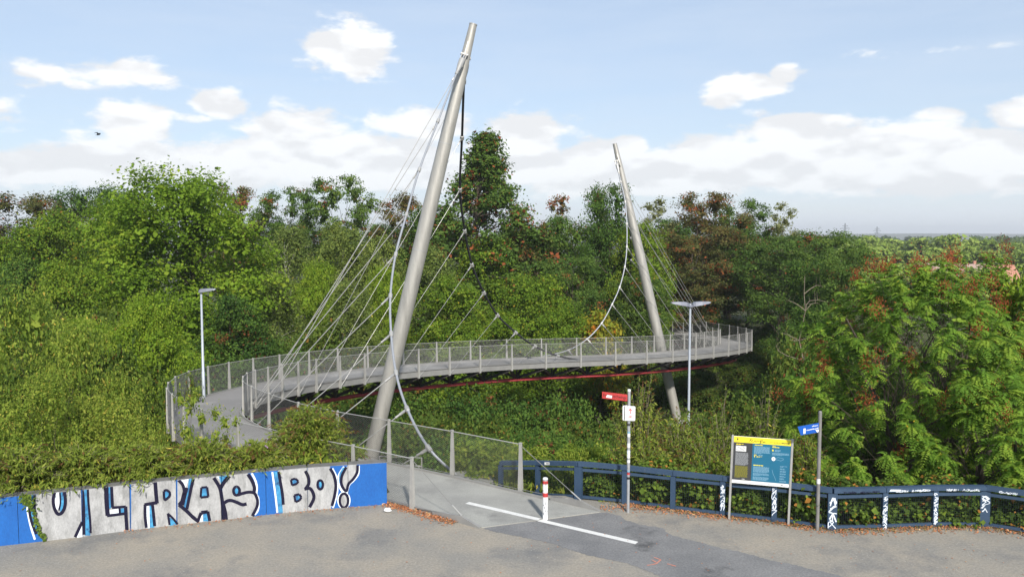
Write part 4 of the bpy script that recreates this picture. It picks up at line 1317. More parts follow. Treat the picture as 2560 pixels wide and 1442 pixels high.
rampL = [bpt(s, HW + .07, -bpt(s, 0).z) for s in np.linspace(sL0 + .7, 14.4, 8)][::-1]
scatter_litter('leaf_litter', rampL, 1500, 1, .055, 'rust-brown fallen leaves drifted along the ramp edge', 'leaves', .14)
wl = [(p + (Vector((-.05, -.1, 0)))) for p in WALL[4:]]
scatter_litter('leaf_litter', wl, 300, 2, .045, 'thin line of dry leaves along the foot of the painted wall', 'leaves', .10)
fl = [p + Vector((0, -.02, -p.z)) for p in FENCE[3:]]
scatter_litter('leaf_litter', fl, 2600, 3, .055, 'brown fallen leaves along the foot of the blue-grey fence', 'leaves', .16)
fl2 = [Vector((2.3, 20.35, 0)), Vector((3.2, 20.35, 0)), Vector((4.4, 20.1, 0)), Vector((6, 19.5, 0))]
scatter_litter('leaf_litter', fl2, 600, 4, .05, 'dry leaves and grass between sign post and fence', 'leaves', .22)
r = np.random.default_rng(6); mb = MB()
for k in range(420):
    x, y = r.uniform(-12, 13), r.uniform(14.5, 20.2)
    c = Vector((x, y, .012)); a = r.uniform(0, 6.28); l = r.uniform(.02, .055)
    u = Vector((math.cos(a), math.sin(a), .1)); v = Vector((-math.sin(a), math.cos(a), .1))
    mb.poly([c - u * l / 2, c + v * l * .3, c + u * l / 2, c - v * l * .3])
tag(mb.build('leaf_litter', M['leaf_litter']), 'scattered single dry leaves across the gravel plaza', 'leaves', kind='stuff')
# crumpled white cup
c = atz(969, 1273, .07); mb = MB(); rq = random.Random(4)
rings = []
for k, (z, rad) in enumerate(((-.05, .035), (-.03, .06), (0, .068), (.03, .055), (.045, .02))):
    rings.append([c + Vector((rad * 1.5 * math.cos(a * .785) * rq.uniform(.75, 1.2), rad * math.sin(a * .785) * rq.uniform(.75, 1.2), z + rq.uniform(-.008, .008))) for a in range(8)])
for r0, r1 in zip(rings[:-1], rings[1:]):
    for j in range(8): mb.poly([r0[j], r0[(j + 1) % 8], r1[(j + 1) % 8], r1[j]])
mb.poly(rings[0][::-1]); mb.poly(rings[-1])
tag(mb.build('paper_scrap', M['white']), 'crumpled white paper lying on the leaf drift by the wall end', 'paper')

# ---------------------------------------------------------------- far things
def house(px, Y, ridge_py, wpx, depth, roofm, label, chim=True):
    c = aty(px, ridge_py, Y); gz = float(ground_z(c.x, Y)); w = wpx * Y / FPX; h = c.z - gz; eave = h * .58
    root = empty('house', (c.x, Y, gz)); tag(root, label, 'house')
    mb = MB(); mb.box((c.x, Y, gz + eave / 2), w, depth, eave)
    for sx in (-1, 1):
        mb.poly([(c.x + sx * w / 2, Y - depth / 2, gz + eave), (c.x + sx * w / 2, Y + depth / 2, gz + eave), (c.x + sx * w / 2, Y, gz + h - .15)])
    wl = mb.build('wall', M['render'], root)
    mb = MB(); ov = .4
    for sy in (-1, 1):
        y1 = Y + sy * (depth / 2 + ov); z1 = gz + eave - ov * (h - eave) / (depth / 2)
        mb.hexa([(c.x - w / 2 - ov, y1, z1), (c.x + w / 2 + ov, y1, z1), (c.x + w / 2 + ov, Y, gz + h - .12), (c.x - w / 2 - ov, Y, gz + h - .12), (c.x - w / 2 - ov, y1, z1 + .14), (c.x + w / 2 + ov, y1, z1 + .14), (c.x + w / 2 + ov, Y, gz + h + .02), (c.x - w / 2 - ov, Y, gz + h + .02)])
    rf = mb.build('roof', roofm, root)
    if chim:
        mb = MB(); mb.box((c.x + w * .2, Y + .6, gz + h + .1), .7, .6, 1.5); mb.build('chimney', M['roof'], rf)
    n = max(2, int(w / 3.2))
    for k in range(n):
        x = c.x - w / 2 + w * (k + .5) / n
        mb = MB(); mb.box((x, Y - depth / 2 - .02, gz + eave - 1.5), 1.2, .08, 1.3); f = mb.build('window', M['white'], wl)
        mb = MB(); mb.box((x, Y - depth / 2 - .07, gz + eave - 1.5), 1.0, .04, 1.1); mb.build('pane', M['pane'], wl)


house(2350, 205, 657, 110, 9, M['roof2'], 'far house with long greyish-brown roof behind the red-seeded tree')
house(2425, 215, 660, 70, 9, M['roof2'], 'far house with short pinkish-brown roof beside the long-roofed one')
house(2500, 190, 662, 62, 9, M['roof'], 'far house with orange tiled roof at the picture edge')


def transmission_tower(px, top_py, Y, label):
    c = aty(px, top_py, Y); gz = float(ground_z(c.x, Y)); h = c.z - gz; root = empty('power_pylon', (c.x, Y, gz)); tag(root, label, 'power pylon')
    b = h * .10; mb = MB(); rr_ = .35
    lv = [0, .3, .5, .66, .78, .88, 1.0]
    hw = lambda t: b * (1 - t) ** 1.3 + .5
    for sx in (-1, 1):
        for sy in (-1, 1):
            mb.tube([(c.x + sx * hw(t), Y + sy * hw(t), gz + h * t) for t in lv], rr_, 4)
    for t0, t1 in zip(lv[:-1], lv[1:]):
        for sx in (-1, 1):
            mb.tube([(c.x - sx * hw(t0), Y - hw(t0), gz + h * t0), (c.x + sx * hw(t1), Y - hw(t1), gz + h * t1)], rr_ * .7, 4)
    mb.build('lattice_mast', M['lattice'], root)
    for t, l in ((.66, .16), (.78, .21), (.88, .13)):
        mb = MB(); L_ = h * l
        mb.tube([(c.x - L_, Y, gz + h * t), (c.x + L_, Y, gz + h * t)], rr_, 4)
        for sx in (-1, 1): mb.tube([(c.x + sx * L_, Y, gz + h * t), (c.x, Y, gz + h * (t + .045))], rr_ * .7, 4)
        mb.build('cross_arm', M['lattice'], root)


transmission_tower(2113, 558, 1500, 'far lattice power pylon above the dark tree edge')
transmission_tower(2193, 566, 1650, 'far lattice power pylon above the bright tree tops')

# bird
c = aty(246, 337, 60); mb = MB()
mb.tube([c + Vector((-.16, .05, -.02)), c + Vector((-.06, 0, 0)), c + Vector((.10, -.03, .02)), c + Vector((.17, -.05, .03))], [.02, .05, .05, .012], 8)
bird = mb.build('flying_bird', M['bird'], smooth=True)
tag(bird, 'small dark bird flying below the clouds', 'bird')
for sy in (-1, 1):
    mb = MB(); w0 = c + Vector((.02, 0, .03))
    a = w0 + Vector((-.02, -sy * .22, .10)); b = w0 + Vector((-.10, -sy * .42, .02))
    for p, q in ((w0, a), (a, b)):
        mb.poly([p + Vector((.07, 0, 0)), q + Vector((.05 if q is a else .0, 0, 0)), q - Vector((.08 if q is a else .03, 0, 0)), p - Vector((.09, 0, 0))])
        mb.poly([p + Vector((.07, 0, .012)), q + Vector((.05 if q is a else .0, 0, .008)), q - Vector((.08 if q is a else .03, 0, -.008)), p - Vector((.09, 0, -.012))])
    mb.build('wing', M['bird'], bird)
mb = MB(); mb.poly([c + Vector((-.14, .04, -.01)), c + Vector((-.28, .02, -.02)), c + Vector((-.27, .14, -.02))]); mb.build('tail', M['bird'], bird)

# ---------------------------------------------------------------- vegetation
def leaf_mat(name, ramp, accent=(.30, .06, .02), trans=.30, rough=.65, clump_w=.5, hue_obj=.0):
    """ramp: list of colours a leaf of this kind can have (random per leaf and per spray)"""
    mt = bpy.data.materials.new(name); mt.use_nodes = True
    nt = mt.node_tree; N, L = nt.nodes.new, nt.links.new
    b = nt.nodes['Principled BSDF']; out = nt.nodes['Material Output']
    at = N('ShaderNodeAttribute'); at.attribute_name = 'tint'
    sep = N('ShaderNodeSeparateColor'); L(at.outputs['Color'], sep.inputs[0])
    mixf = N('ShaderNodeMix'); mixf.data_type = 'FLOAT'; mixf.inputs[0].default_value = clump_w
    L(sep.outputs[0], mixf.inputs[2]); L(sep.outputs[1], mixf.inputs[3])
    oi = N('ShaderNodeObjectInfo'); ad = N('ShaderNodeMath'); ad.operation = 'MULTIPLY_ADD'
    L(oi.outputs['Random'], ad.inputs[0]); ad.inputs[1].default_value = .24; ad.inputs[2].default_value = -.12
    a2 = N('ShaderNodeMath'); a2.operation = 'ADD'; L(ad.outputs[0], a2.inputs[0]); L(mixf.outputs[0], a2.inputs[1])
    cr = N('ShaderNodeValToRGB'); els = cr.color_ramp.elements
    n = len(ramp)
    while len(els) < n: els.new(.5)
    for i, c in enumerate(ramp):
        els[i].position = .12 + .76 * i / (n - 1); els[i].color = (*c, 1)
    L(a2.outputs[0], cr.inputs[0])
    mx = N('ShaderNodeMix'); mx.data_type = 'RGBA'; L(sep.outputs[2], mx.inputs[0]); L(cr.outputs[0], mx.inputs[6])
    va = N('ShaderNodeMix'); va.data_type = 'RGBA'; L(sep.outputs[0], va.inputs[0]); va.inputs[6].default_value = (*accent, 1); va.inputs[7].default_value = (*[min(1, v * 1.7) for v in accent], 1)
    L(va.outputs[2], mx.inputs[7])
    L(mx.outputs[2], b.inputs['Base Color'])
    b.inputs['Roughness'].default_value = rough; b.inputs['Specular IOR Level'].default_value = .08
    tr = N('ShaderNodeBsdfTranslucent'); L(mx.outputs[2], tr.inputs['Color'])
    ms = N('ShaderNodeMixShader'); ms.inputs[0].default_value = trans + .10
    L(b.outputs[0], ms.inputs[1]); L(tr.outputs[0], ms.inputs[2]); L(ms.outputs[0], out.inputs[0])
    return mt


G = {
    'maple': leaf_mat('maple_leaf', [(0.094, 0.171, 0.016), (0.152, 0.251, 0.019), (0.209, 0.316, 0.029), (0.282, 0.350, 0.034)] or [(0.075, 0.150, 0.013), (0.131, 0.237, 0.018), (0.188, 0.306, 0.025), (0.250, 0.338, 0.027)], (.32, .26, .02), .38),
    'maple2': leaf_mat('maple_leaf_mid', [(0.073, 0.136, 0.014), (0.122, 0.213, 0.020), (0.178, 0.267, 0.025), (0.252, 0.305, 0.030)], (.34, .24, .03), .35),
    'birch': leaf_mat('birch_leaf', [(0.103, 0.146, 0.036), (0.147, 0.200, 0.046), (0.199, 0.257, 0.056), (0.259, 0.294, 0.062)], (.30, .25, .05), .32),
    'robinia': leaf_mat('robinia_leaf', [(0.043, 0.089, 0.018), (0.079, 0.139, 0.024), (0.112, 0.185, 0.034), (0.164, 0.221, 0.038)], (.200, .060, .022), .28),
    'robinia_autumn': leaf_mat('robinia_autumn_leaf', [(0.058, 0.078, 0.023), (0.098, 0.110, 0.031), (0.143, 0.130, 0.038), (0.156, 0.098, 0.037)], (.230, .070, .025), .30),
    'dark': leaf_mat('dark_broadleaf', [(0.034, 0.077, 0.016), (0.060, 0.119, 0.021), (0.091, 0.164, 0.026), (0.137, 0.202, 0.030)], (.13, .05, .02), .25),
    'scrub': leaf_mat('scrub_leaf', [(0.035, 0.064, 0.012), (0.061, 0.104, 0.017), (0.093, 0.140, 0.022), (0.138, 0.175, 0.029)], (.16, .09, .02), .25),
    'yellow': leaf_mat('yellowing_leaf', [(0.166, 0.226, 0.030), (0.284, 0.300, 0.032), (0.406, 0.346, 0.032), (0.450, 0.330, 0.037)], (.42, .16, .02), .38),
    'poplar': leaf_mat('pale_poplar_leaf', [(0.150, 0.175, 0.062), (0.225, 0.244, 0.088), (0.288, 0.300, 0.112), (0.338, 0.325, 0.138)], (.30, .28, .14), .35),
    'willow': leaf_mat('willow_leaf', [(0.100, 0.163, 0.023), (0.172, 0.249, 0.033), (0.258, 0.320, 0.045), (0.338, 0.366, 0.066)] or [(0.069, 0.112, 0.022), (0.119, 0.175, 0.033), (0.181, 0.231, 0.043), (0.237, 0.263, 0.056)], (.36, .29, .05), .36),
    'buddleia': leaf_mat('buddleia_leaf', [(0.097, 0.145, 0.022), (0.160, 0.224, 0.030), (0.228, 0.285, 0.042), (0.312, 0.345, 0.071)] or [(0.062, 0.106, 0.027), (0.106, 0.169, 0.037), (0.156, 0.225, 0.050), (0.213, 0.269, 0.069)], (.34, .30, .05), .34),
    'panicle': leaf_mat('seed_panicle', [(.090, .045, .020), (.130, .065, .026), (.170, .090, .036), (.20, .12, .05)], (.33, .20, .36), .15),
    'ailanthus': leaf_mat('ailanthus_leaf', [(0.087, 0.171, 0.023), (0.138, 0.258, 0.031), (0.195, 0.327, 0.040), (0.269, 0.382, 0.048)] or [(0.043, 0.092, 0.018), (0.073, 0.147, 0.025), (0.110, 0.200, 0.033), (0.163, 0.244, 0.040)], (.40, .30, .03), .36),
    'seed': leaf_mat('ailanthus_seed', [(.140, .026, .014), (.220, .042, .020), (.300, .070, .030), (.350, .110, .045)], (.30, .10, .04), .25),
    'vine': leaf_mat('vine_leaf', [(0.043, 0.076, 0.016), (0.081, 0.131, 0.022), (0.131, 0.200, 0.030), (0.191, 0.262, 0.038)], (.30, .14, .03), .32),
    'far': leaf_mat('far_tree_leaf', [(0.173, 0.258, 0.046), (0.235, 0.329, 0.062), (0.296, 0.383, 0.077), (0.344, 0.406, 0.094)], (.30, .30, .08), .30),
    'far2': leaf_mat('far_dark_leaf', [(0.065, 0.114, 0.048), (0.098, 0.155, 0.065), (0.130, 0.187, 0.073), (0.155, 0.212, 0.081)], (.1, .12, .05), .25),
    'grass': leaf_mat('dry_grass', [(0.106, 0.131, 0.031), (0.163, 0.175, 0.044), (0.237, 0.213, 0.062), (0.312, 0.250, 0.100)], (.30, .22, .09), .30),
}


def leaf_object(name, C, A, Bv, tint, mtl, parent, fold=None):
    """C centres, A half-length vectors, Bv half-width vectors, tint Nx3 -> one mesh of leaf blades"""
    n = len(C)
    V = np.empty((n, 4, 3))
    up = np.cross(A, Bv); ln = np.linalg.norm(up, axis=1)[:, None] + 1e-9
    up = up / ln * np.linalg.norm(Bv, axis=1)[:, None] * .35
    V[:, 0] = C - A; V[:, 1] = C + Bv + up - A * .1; V[:, 2] = C + A; V[:, 3] = C - Bv + up - A * .1
    me = bpy.data.meshes.new(name)
    me.vertices.add(4 * n); me.vertices.foreach_set('co', V.astype(np.float32).ravel())
    tri = np.array([[0, 1, 2], [0, 2, 3]]); idx = (np.arange(n)[:, None, None] * 4 + tri[None]).astype(np.int32).ravel()
    me.loops.add(6 * n); me.loops.foreach_set('vertex_index', idx)
    me.polygons.add(2 * n); me.polygons.foreach_set('loop_start', np.arange(0, 6 * n, 3, dtype=np.int32))
    me.polygons.foreach_set('loop_total', np.full(2 * n, 3, dtype=np.int32))
    at = me.color_attributes.new('tint', 'FLOAT_COLOR', 'POINT')
    t = np.ones((n, 4, 4), np.float32); t[:, :, :3] = tint[:, None, :]
    at.data.foreach_set('color', t.ravel())
    me.materials.append(mtl); me.update(calc_edges=True)
    o = bpy.data.objects.new(name, me); COL.objects.link(o)
    if parent is not None: o.parent = parent
    return o


def unit(v): return v / (np.linalg.norm(v, axis=-1, keepdims=True) + 1e-9)


def leaves_at(rg, cent, out, n, rad, l, w, flat=.7, droop=0., accent=0., upb=.55, jit=1.0, acc_clump=0.):
    """n leaves round each spray centre; leaf planes face outward/upward with scatter"""
    k = len(cent); m = k * n
    rad = np.broadcast_to(rad, (k,))
    off = rg.normal(0, .5, (m, 3)); off[:, 2] *= flat
    ln = np.linalg.norm(off, axis=1); off *= np.minimum(1, 1.15 / np.maximum(ln, 1e-6))[:, None]
    C = np.repeat(cent, n, 0) + off * np.repeat(rad, n)[:, None]
    if droop: C[:, 2] -= droop * (off[:, 0] ** 2 + off[:, 1] ** 2) * np.repeat(rad, n)
    o = np.repeat(out, n, 0)
    nrm = unit(o * .55 + np.array([0, 0, upb]) + rg.normal(0, .48 * jit, (m, 3)))
    a = unit(np.cross(nrm, rg.normal(0, 1, (m, 3)))); a[:, 2] -= .35 * (droop > 0); a = unit(a)
    b = unit(np.cross(nrm, a))
    sz = np.clip(np.exp(rg.normal(-.08, .34, m)), .4, 1.9)[:, None]
    tint = np.zeros((m, 3)); tint[:, 0] = rg.uniform(0, 1, m); tint[:, 1] = np.repeat(rg.beta(1.6, 1.6, k), n)
    if accent: tint[:, 2] = rg.uniform(0, 1, m) < accent
    if acc_clump:
        tint[:, 2] = np.maximum(tint[:, 2], np.repeat(rg.uniform(0, 1, k) < acc_clump, n) * (rg.uniform(0, 1, m) < .8))
    return C, a * l / 2 * sz, b * w / 2 * sz, tint


def limb_path(rg, a, b, bend=.12, n=6):
    a, b = np.array(a, float), np.array(b, float); L_ = np.linalg.norm(b - a)
    p = [a]; side = rg.normal(0, 1, 3) * bend * L_
    for i in range(1, n):
        t = i / n; p.append(a + (b - a) * t + side * math.sin(math.pi * t) + np.array([0, 0, .10 * L_ * math.sin(math.pi * t)]) + rg.normal(0, .012 * L_, 3))
    return p + [b]


KIND = {
    # H height, R crown radius, base crown start, lobes, sprays per lobe, leaves per spray, leaf length/width
    'maple': dict(H=16, R=6, base=.16, lobes=28, sp=17, lv=92, l=.18, w=.145, lr=.36, mat='maple', prof='round', acc=.0, sr=.95, trunk=.28),
    'maple2': dict(H=15, R=5, base=.14, lobes=23, sp=17, lv=70, l=.19, w=.15, lr=.38, mat='maple2', prof='round', acc=.01, sr=.9, trunk=.26),
    'birch': dict(H=16, R=4.2, base=.18, lobes=25, sp=16, lv=54, l=.16, w=.11, lr=.32, mat='birch', prof='oval', acc=.01, sr=.75, droop=1.3, trunk=.15, bark='birch_bark'),
    'robinia': dict(H=17, R=5, base=.28, lobes=23, sp=16, lv=52, l=.21, w=.13, lr=.32, mat='robinia', prof='flat', acc=.0, accc=.05, sr=.85, trunk=.24, flat=.55),
    'robinia_open': dict(H=15, R=4.6, base=.42, lobes=24, sp=12, lv=44, l=.21, w=.13, lr=.27, mat='robinia', prof='umbrella', acc=.0, accc=.03, sr=.7, trunk=.22, flat=.35),
    'robinia_autumn': dict(H=16, R=4.6, base=.28, lobes=24, sp=14, lv=50, l=.20, w=.13, lr=.32, mat='robinia_autumn', prof='flat', acc=.03, accc=.13, sr=.8, trunk=.22, flat=.5),
    'spire': dict(H=20, R=10, base=.02, lobes=84, sp=13, lv=40, l=.26, w=.15, lr=.15, mat='robinia', prof='cone', acc=.03, accc=.10, sr=.85, trunk=.26, flat=.55),
    'dark': dict(H=16, R=5, base=.12, lobes=23, sp=17, lv=62, l=.19, w=.14, lr=.37, mat='dark', prof='round', acc=.01, accc=.03, sr=.85, trunk=.26, flat=.6),
    'thin': dict(H=14, R=3, base=.35, lobes=14, sp=8, lv=24, l=.22, w=.15, lr=.30, mat='robinia_autumn', prof='oval', acc=.1, accc=.5, sr=.55, trunk=.14),
    'poplar': dict(H=16, R=2.6, base=.3, lobes=18, sp=10, lv=22, l=.20, w=.15, lr=.25, mat='poplar', prof='oval', acc=.0, sr=.55, trunk=.14, upright=1),
    'yellow': dict(H=10, R=3.6, base=.15, lobes=17, sp=14, lv=34, l=.28, w=.20, lr=.36, mat='yellow', prof='round', acc=.05, accc=.1, sr=.60, trunk=.14),
    'under': dict(H=5, R=3.2, base=.02, lobes=17, sp=14, lv=42, l=.165, w=.12, lr=.40, mat='dark', prof='round', acc=.02, accc=.02, sr=.75, trunk=.06),
    'under2': dict(H=5, R=3.0, base=.02, lobes=16, sp=14, lv=42, l=.18, w=.13, lr=.40, mat='scrub', prof='round', acc=.03, accc=.03, sr=.72, trunk=.06),
    'far': dict(H=14, R=6, base=.08, lobes=18, sp=14, lv=20, l=.85, w=.7, lr=.40, mat='far', prof='round', acc=.0, sr=1.2, trunk=.3),
    'far2': dict(H=14, R=7, base=.08, lobes=16, sp=12, lv=18, l=1.3, w=1.0, lr=.40, mat='far2', prof='round', acc=.0, sr=1.5, trunk=.3),
    'willow': dict(H=6, R=2.6, base=.06, lobes=23, sp=18, lv=26, l=.105, w=.055, lr=.34, mat='willow', prof='oval', acc=.03, sr=.5, trunk=.05, multi=5, twigs=1),
    'nearmaple': dict(H=7, R=2.8, base=.05, lobes=23, sp=18, lv=32, l=.15, w=.12, lr=.36, mat='maple', prof='round', acc=.03, sr=.42, trunk=.08, multi=3),
    'sapling': dict(H=4, R=1.1, base=.25, lobes=9, sp=7, lv=9, l=.085, w=.05, lr=.36, mat='willow', prof='oval', acc=.08, sr=.30, trunk=.018, twigs=1),
    'hedge': dict(H=2, R=1.3, base=.0, lobes=14, sp=17, lv=30, l=.10, w=.065, lr=.42, mat='willow', prof='round', acc=.02, sr=.26, trunk=.03, multi=4),
    'vine': dict(H=1.2, R=.75, base=.0, lobes=16, sp=12, lv=16, l=.10, w=.080, lr=.45, mat='vine', prof='round', acc=.06, accc=.02, sr=.20, trunk=.015, multi=5, twigs=1),
}
PROF = {
    'round': lambda h: np.sqrt(np.clip(1 - ((h - .42) / .60) ** 2, 0, 1)),
    'oval': lambda h: np.sqrt(np.clip(1 - ((h - .45) / .58) ** 2, 0, 1)) * (1.05 - .35 * h),
    'flat': lambda h: np.clip(.55 + .75 * h, 0, 1) * np.clip((1.04 - h) / .34, 0, 1) ** .55,
    'umbrella': lambda h: np.clip(.25 + .95 * h, 0, 1) * np.clip((1.05 - h) / .25, 0, 1) ** .5,
    'cone': lambda h: np.clip(1.02 - h, 0, 1) ** 1.1 * np.clip(.85 + 1.4 * h, 0, 1),
}
PROTO = {}


def make_proto(kind, var):
    key = (kind, var)
    if key in PROTO: return PROTO[key]
    k = KIND[kind]; rg = np.random.default_rng(abs(hash(kind)) % 1 + sum(map(ord, kind)) * 7 + var * 101)
    H, R = k['H'], k['R']; z0 = H * k['base']; ch = H - z0
    n = k['lobes']; prof = PROF[k['prof']]
    h = (np.arange(n) + rg.uniform(0, 1, n)) / n; h = .06 + .88 * h
    th = np.arange(n) * 2.39996 + rg.uniform(-.5, .5, n)
    lr = k['lr'] * R * rg.uniform(.75, 1.2, n) * (.7 + .3 * prof(h))
    rr_ = np.maximum(prof(h) * R * rg.uniform(.85, 1.08, n) - lr * .8, 0) * np.sqrt(rg.uniform(.45, 1, n))
    if k.get('upright'): lr *= .8
    if k['prof'] == 'cone': lr *= .45 + .7 * prof(h)
    if k['prof'] in ('round', 'oval', 'flat') and k['mat'] != 'poplar':     # boughs round the leader fill the middle of the crown
        for q, hq in enumerate((.30, .50, .68)): rr_[(q * 7 + 3) % n] *= .12; h[(q * 7 + 3) % n] = hq; lr[(q * 7 + 3) % n] = k['lr'] * R * 1.15
    lc = np.c_[rr_ * np.cos(th), rr_ * np.sin(th), z0 + h * ch]
    lc[:, 2] = np.minimum(lc[:, 2], H - lr * .62)
    sp = k['sp']
    d = unit(rg.normal(0, 1, (n * sp, 3)) + np.array([0, 0, .30])); d = unit(d + .35 * np.repeat(unit(lc - np.array([0, 0, z0 + ch * .4])), sp, 0))
    rad = np.repeat(lr, sp)[:, None] * rg.uniform(.62, 1.08, (n * sp, 1))
    sc = np.repeat(lc, sp, 0) + d * rad * np.array([1, 1, .82 * (1.5 if k.get('upright') else 1)])
    sc[:, 2] = np.maximum(sc[:, 2], .05 * H * (z0 > .3) + .03)
    q_ = np.hypot(sc[:, 0], sc[:, 1]); fx = R / (np.percentile(q_, 97) + k['sr'] * .25)
    for arr in (sc, lc): arr[:, :2] *= fx
    fz = (H - k['sr'] * .35 * k.get('flat', .7) - z0) / (np.percentile(sc[:, 2], 99.6) - z0)
    for arr in (sc, lc): arr[:, 2] = np.where(arr[:, 2] > z0, z0 + (arr[:, 2] - z0) * fz, arr[:, 2])
    sc[:, 2] = np.minimum(sc[:, 2], H - k['sr'] * .3)
    C, A, B_, T = leaves_at(rg, sc, d, k['lv'], k['sr'] * rg.uniform(.7, 1.25, n * sp), k['l'], k['w'], k.get('flat', .7), k.get('droop', 0), k['acc'], acc_clump=k.get('accc', 0))
    nc = max(400, int(.14 * len(C)))            # leaves deeper inside each bough so that the crown is not see-through
    pick = rg.integers(0, n, nc); dd = unit(rg.normal(0, 1, (nc, 3)))
    ic = lc[pick] + dd * (lr[pick] * rg.uniform(.1, .55, nc))[:, None]; ic[:, 2] = np.maximum(ic[:, 2], .1)
    C2, A2, B2, T2 = leaves_at(rg, ic, dd, 1, .05, k['l'] * 2.0, k['w'] * 2.0)
    C, A, B_, T = (np.concatenate(q) for q in ((C, C2), (A, A2), (B_, B2), (T, T2)))
    crown = leaf_object('crown', C, A, B_, T, G[k['mat']], None)
    # trunk and limbs
    mb = MB(); tr = k['trunk']; multi = k.get('multi', 1)
    tops = []
    for q in range(multi):
        if multi == 1:
            top = np.array([rg.normal(0, .03) * H, rg.normal(0, .03) * H, H * (.86 if k['prof'] != 'umbrella' else .72)])
            path = limb_path(rg, (0, 0, -.6), top, .025, 8)
        else:
            top = lc[rg.integers(n)] * np.array([.8, .8, .95]); path = limb_path(rg, (rg.normal(0, .1), rg.normal(0, .1), -.3), top, .08, 7)
        m_ = len(path); mb.tube(path, [tr * (1 - .86 * i / (m_ - 1)) for i in range(m_)], 7, cap=False); tops.append(path)
    for i in range(n):
        path = tops[i % multi]; f = np.clip((lc[i, 2] - lr[i] * .9) / H, .12, .82)
        a = path[min(int(f * (len(path) - 1)), len(path) - 2)]
        r0 = tr * (.34 - .18 * f)
        mb.tube(limb_path(rg, a, lc[i], .10, 5), [r0, r0 * .8, r0 * .65, r0 * .5, r0 * .38, r0 * .22], 5, cap=False)
        for q in range(3 if not k.get('twigs') else 5):
            e = sc[i * sp + rg.integers(sp)]; mb.tube(limb_path(rg, lc[i], e, .12, 3), [r0 * .3, r0 * .22, r0 * .15, r0 * .08], 4, cap=False)
    trunk = _orig_build(mb, 'trunk', M[k.get('bark', 'bark')], None, True)
    for o in (crown, trunk):
        COL.objects.unlink(o)
    PROTO[key] = (crown, trunk, H, R)
    return PROTO[key]


def place(name, kind, var, x, y, top_z, width, label, cat='tree', group=None, rot=None, sink=.0):
    crown, trunk, H, R = make_proto(kind, var)
    gz = float(ground_z(x, y)) - sink
    r = empty(name, (x, y, gz), random.Random(x * 7.1 + y).uniform(0, 6.28) if rot is None else rot)
    sx = width / (2 * R); r.scale = (sx, sx, (top_z - gz) / H)
    for src in (crown, trunk):
        c = src.copy(); COL.objects.link(c); c.parent = r
        if src is trunk: c.name = 'trunk' if cat == 'tree' else 'stems'
        else: c.name = 'crown' if cat == 'tree' else 'foliage'
    tag(r, label, cat, group)
    return r


def tree(name, kind, var, px, py, wpx, Y, label, cat='tree', group=None, rot=None):
    t = aty(px, py, Y)
    return place(name, kind, var, t.x, Y, t.z, wpx * Y / FPX, label, cat, group, rot)


# --- skyline row beyond the valley
tree('robinia_tree', 'robinia_autumn', 0, 55, 483, 250, 92, 'reddish-brown tree on the skyline at the picture edge, behind green maples')
tree('broadleaf_tree', 'dark', 0, 180, 470, 190, 96, 'dark green tree on the skyline just beyond the reddish-brown one')
tree('broadleaf_tree', 'dark', 1, 285, 462, 180, 99, 'dark green tree peeping over the shoulder of the bright maple')
tree('robinia_tree', 'robinia_autumn', 1, 585, 466, 170, 93, 'brownish tree on the skyline behind the right shoulder of the bright maple')
tree('robinia_tree', 'robinia_open', 0, 722, 468, 175, 90, 'open umbrella-shaped robinia on the skyline, the lower one of the pair')
tree('robinia_tree', 'robinia_open', 1, 852, 440, 185, 88, 'open umbrella-shaped robinia on the skyline, the taller one of the pair')
tree('robinia_tree', 'robinia_autumn', 0, 1020, 482, 170, 92, 'brown-tinged tree on the skyline behind the tall pylon')
tree('tall_tree', 'spire', 0, 1214, 334, 620, 80, 'tallest tree, dark green pyramid with rusty leaf clusters beside the tall pylon')
tree('thin_tree', 'thin', 0, 1395, 490, 120, 92, 'thin sparse pinkish-brown tree on the skyline between the pylons')
tree('broadleaf_tree', 'dark', 2, 1512, 461, 175, 82, 'dense dark round-topped tree just beside the head of the far pylon')
tree('poplar_tree', 'poplar', 0, 1640, 498, 120, 92, 'pale yellow-green feathery tree behind the far pylon')
tree('robinia_tree', 'robinia_autumn', 1, 1762, 482, 225, 90, 'orange-brown autumn tree on the skyline right of the far pylon')
tree('robinia_tree', 'robinia', 0, 1868, 500, 170, 96, 'dark green tree on the skyline between autumn tree and pale poplar')
tree('poplar_tree', 'poplar', 1, 1960, 508, 105, 93, 'pale sparse poplar with upright twigs standing above the dark wood')
tree('robinia_tree', 'robinia', 1, 2062, 577, 215, 84, 'dark green tree where the dark wood ends at the open horizon')
# --- behind the deck, left
tree('maple_tree', 'maple2', 0, 20, 575, 280, 70, 'mid-green tree at the picture edge under the reddish skyline tree')
tree('maple_tree', 'maple2', 1, 140, 530, 260, 74, 'mid-green tree beside the big bright maple, nearer the picture edge')
tree('maple_tree', 'maple2', 2, 265, 512, 230, 72, 'yellow-speckled green tree touching the big bright maple')
tree('maple_tree', 'maple', 0, 460, 430, 500, 62, 'biggest bright yellow-green maple with a domed crown')
tree('broadleaf_tree', 'dark', 1, 45, 640, 220, 58, 'dark green tree low at the picture edge above the willow scrub')
tree('maple_tree', 'maple2', 0, 170, 660, 250, 56, 'yellowing green tree in front of the mid-green maples', rot=1.0)
tree('broadleaf_tree', 'dark', 0, 590, 735, 235, 54, 'dark green tree behind the single-head lamp post')
tree('birch_tree', 'birch', 0, 718, 556, 200, 76, 'grey-green birch rising right behind the bright maple')
tree('birch_tree', 'birch', 1, 850, 552, 230, 74, 'grey-green birch below the open robinia pair')
tree('birch_tree', 'birch', 2, 955, 585, 190, 72, 'grey-green birch behind the fan of hanger cables')
tree('maple_tree', 'maple', 1, 790, 655, 150, 66, 'slender bright green tree among the birches')
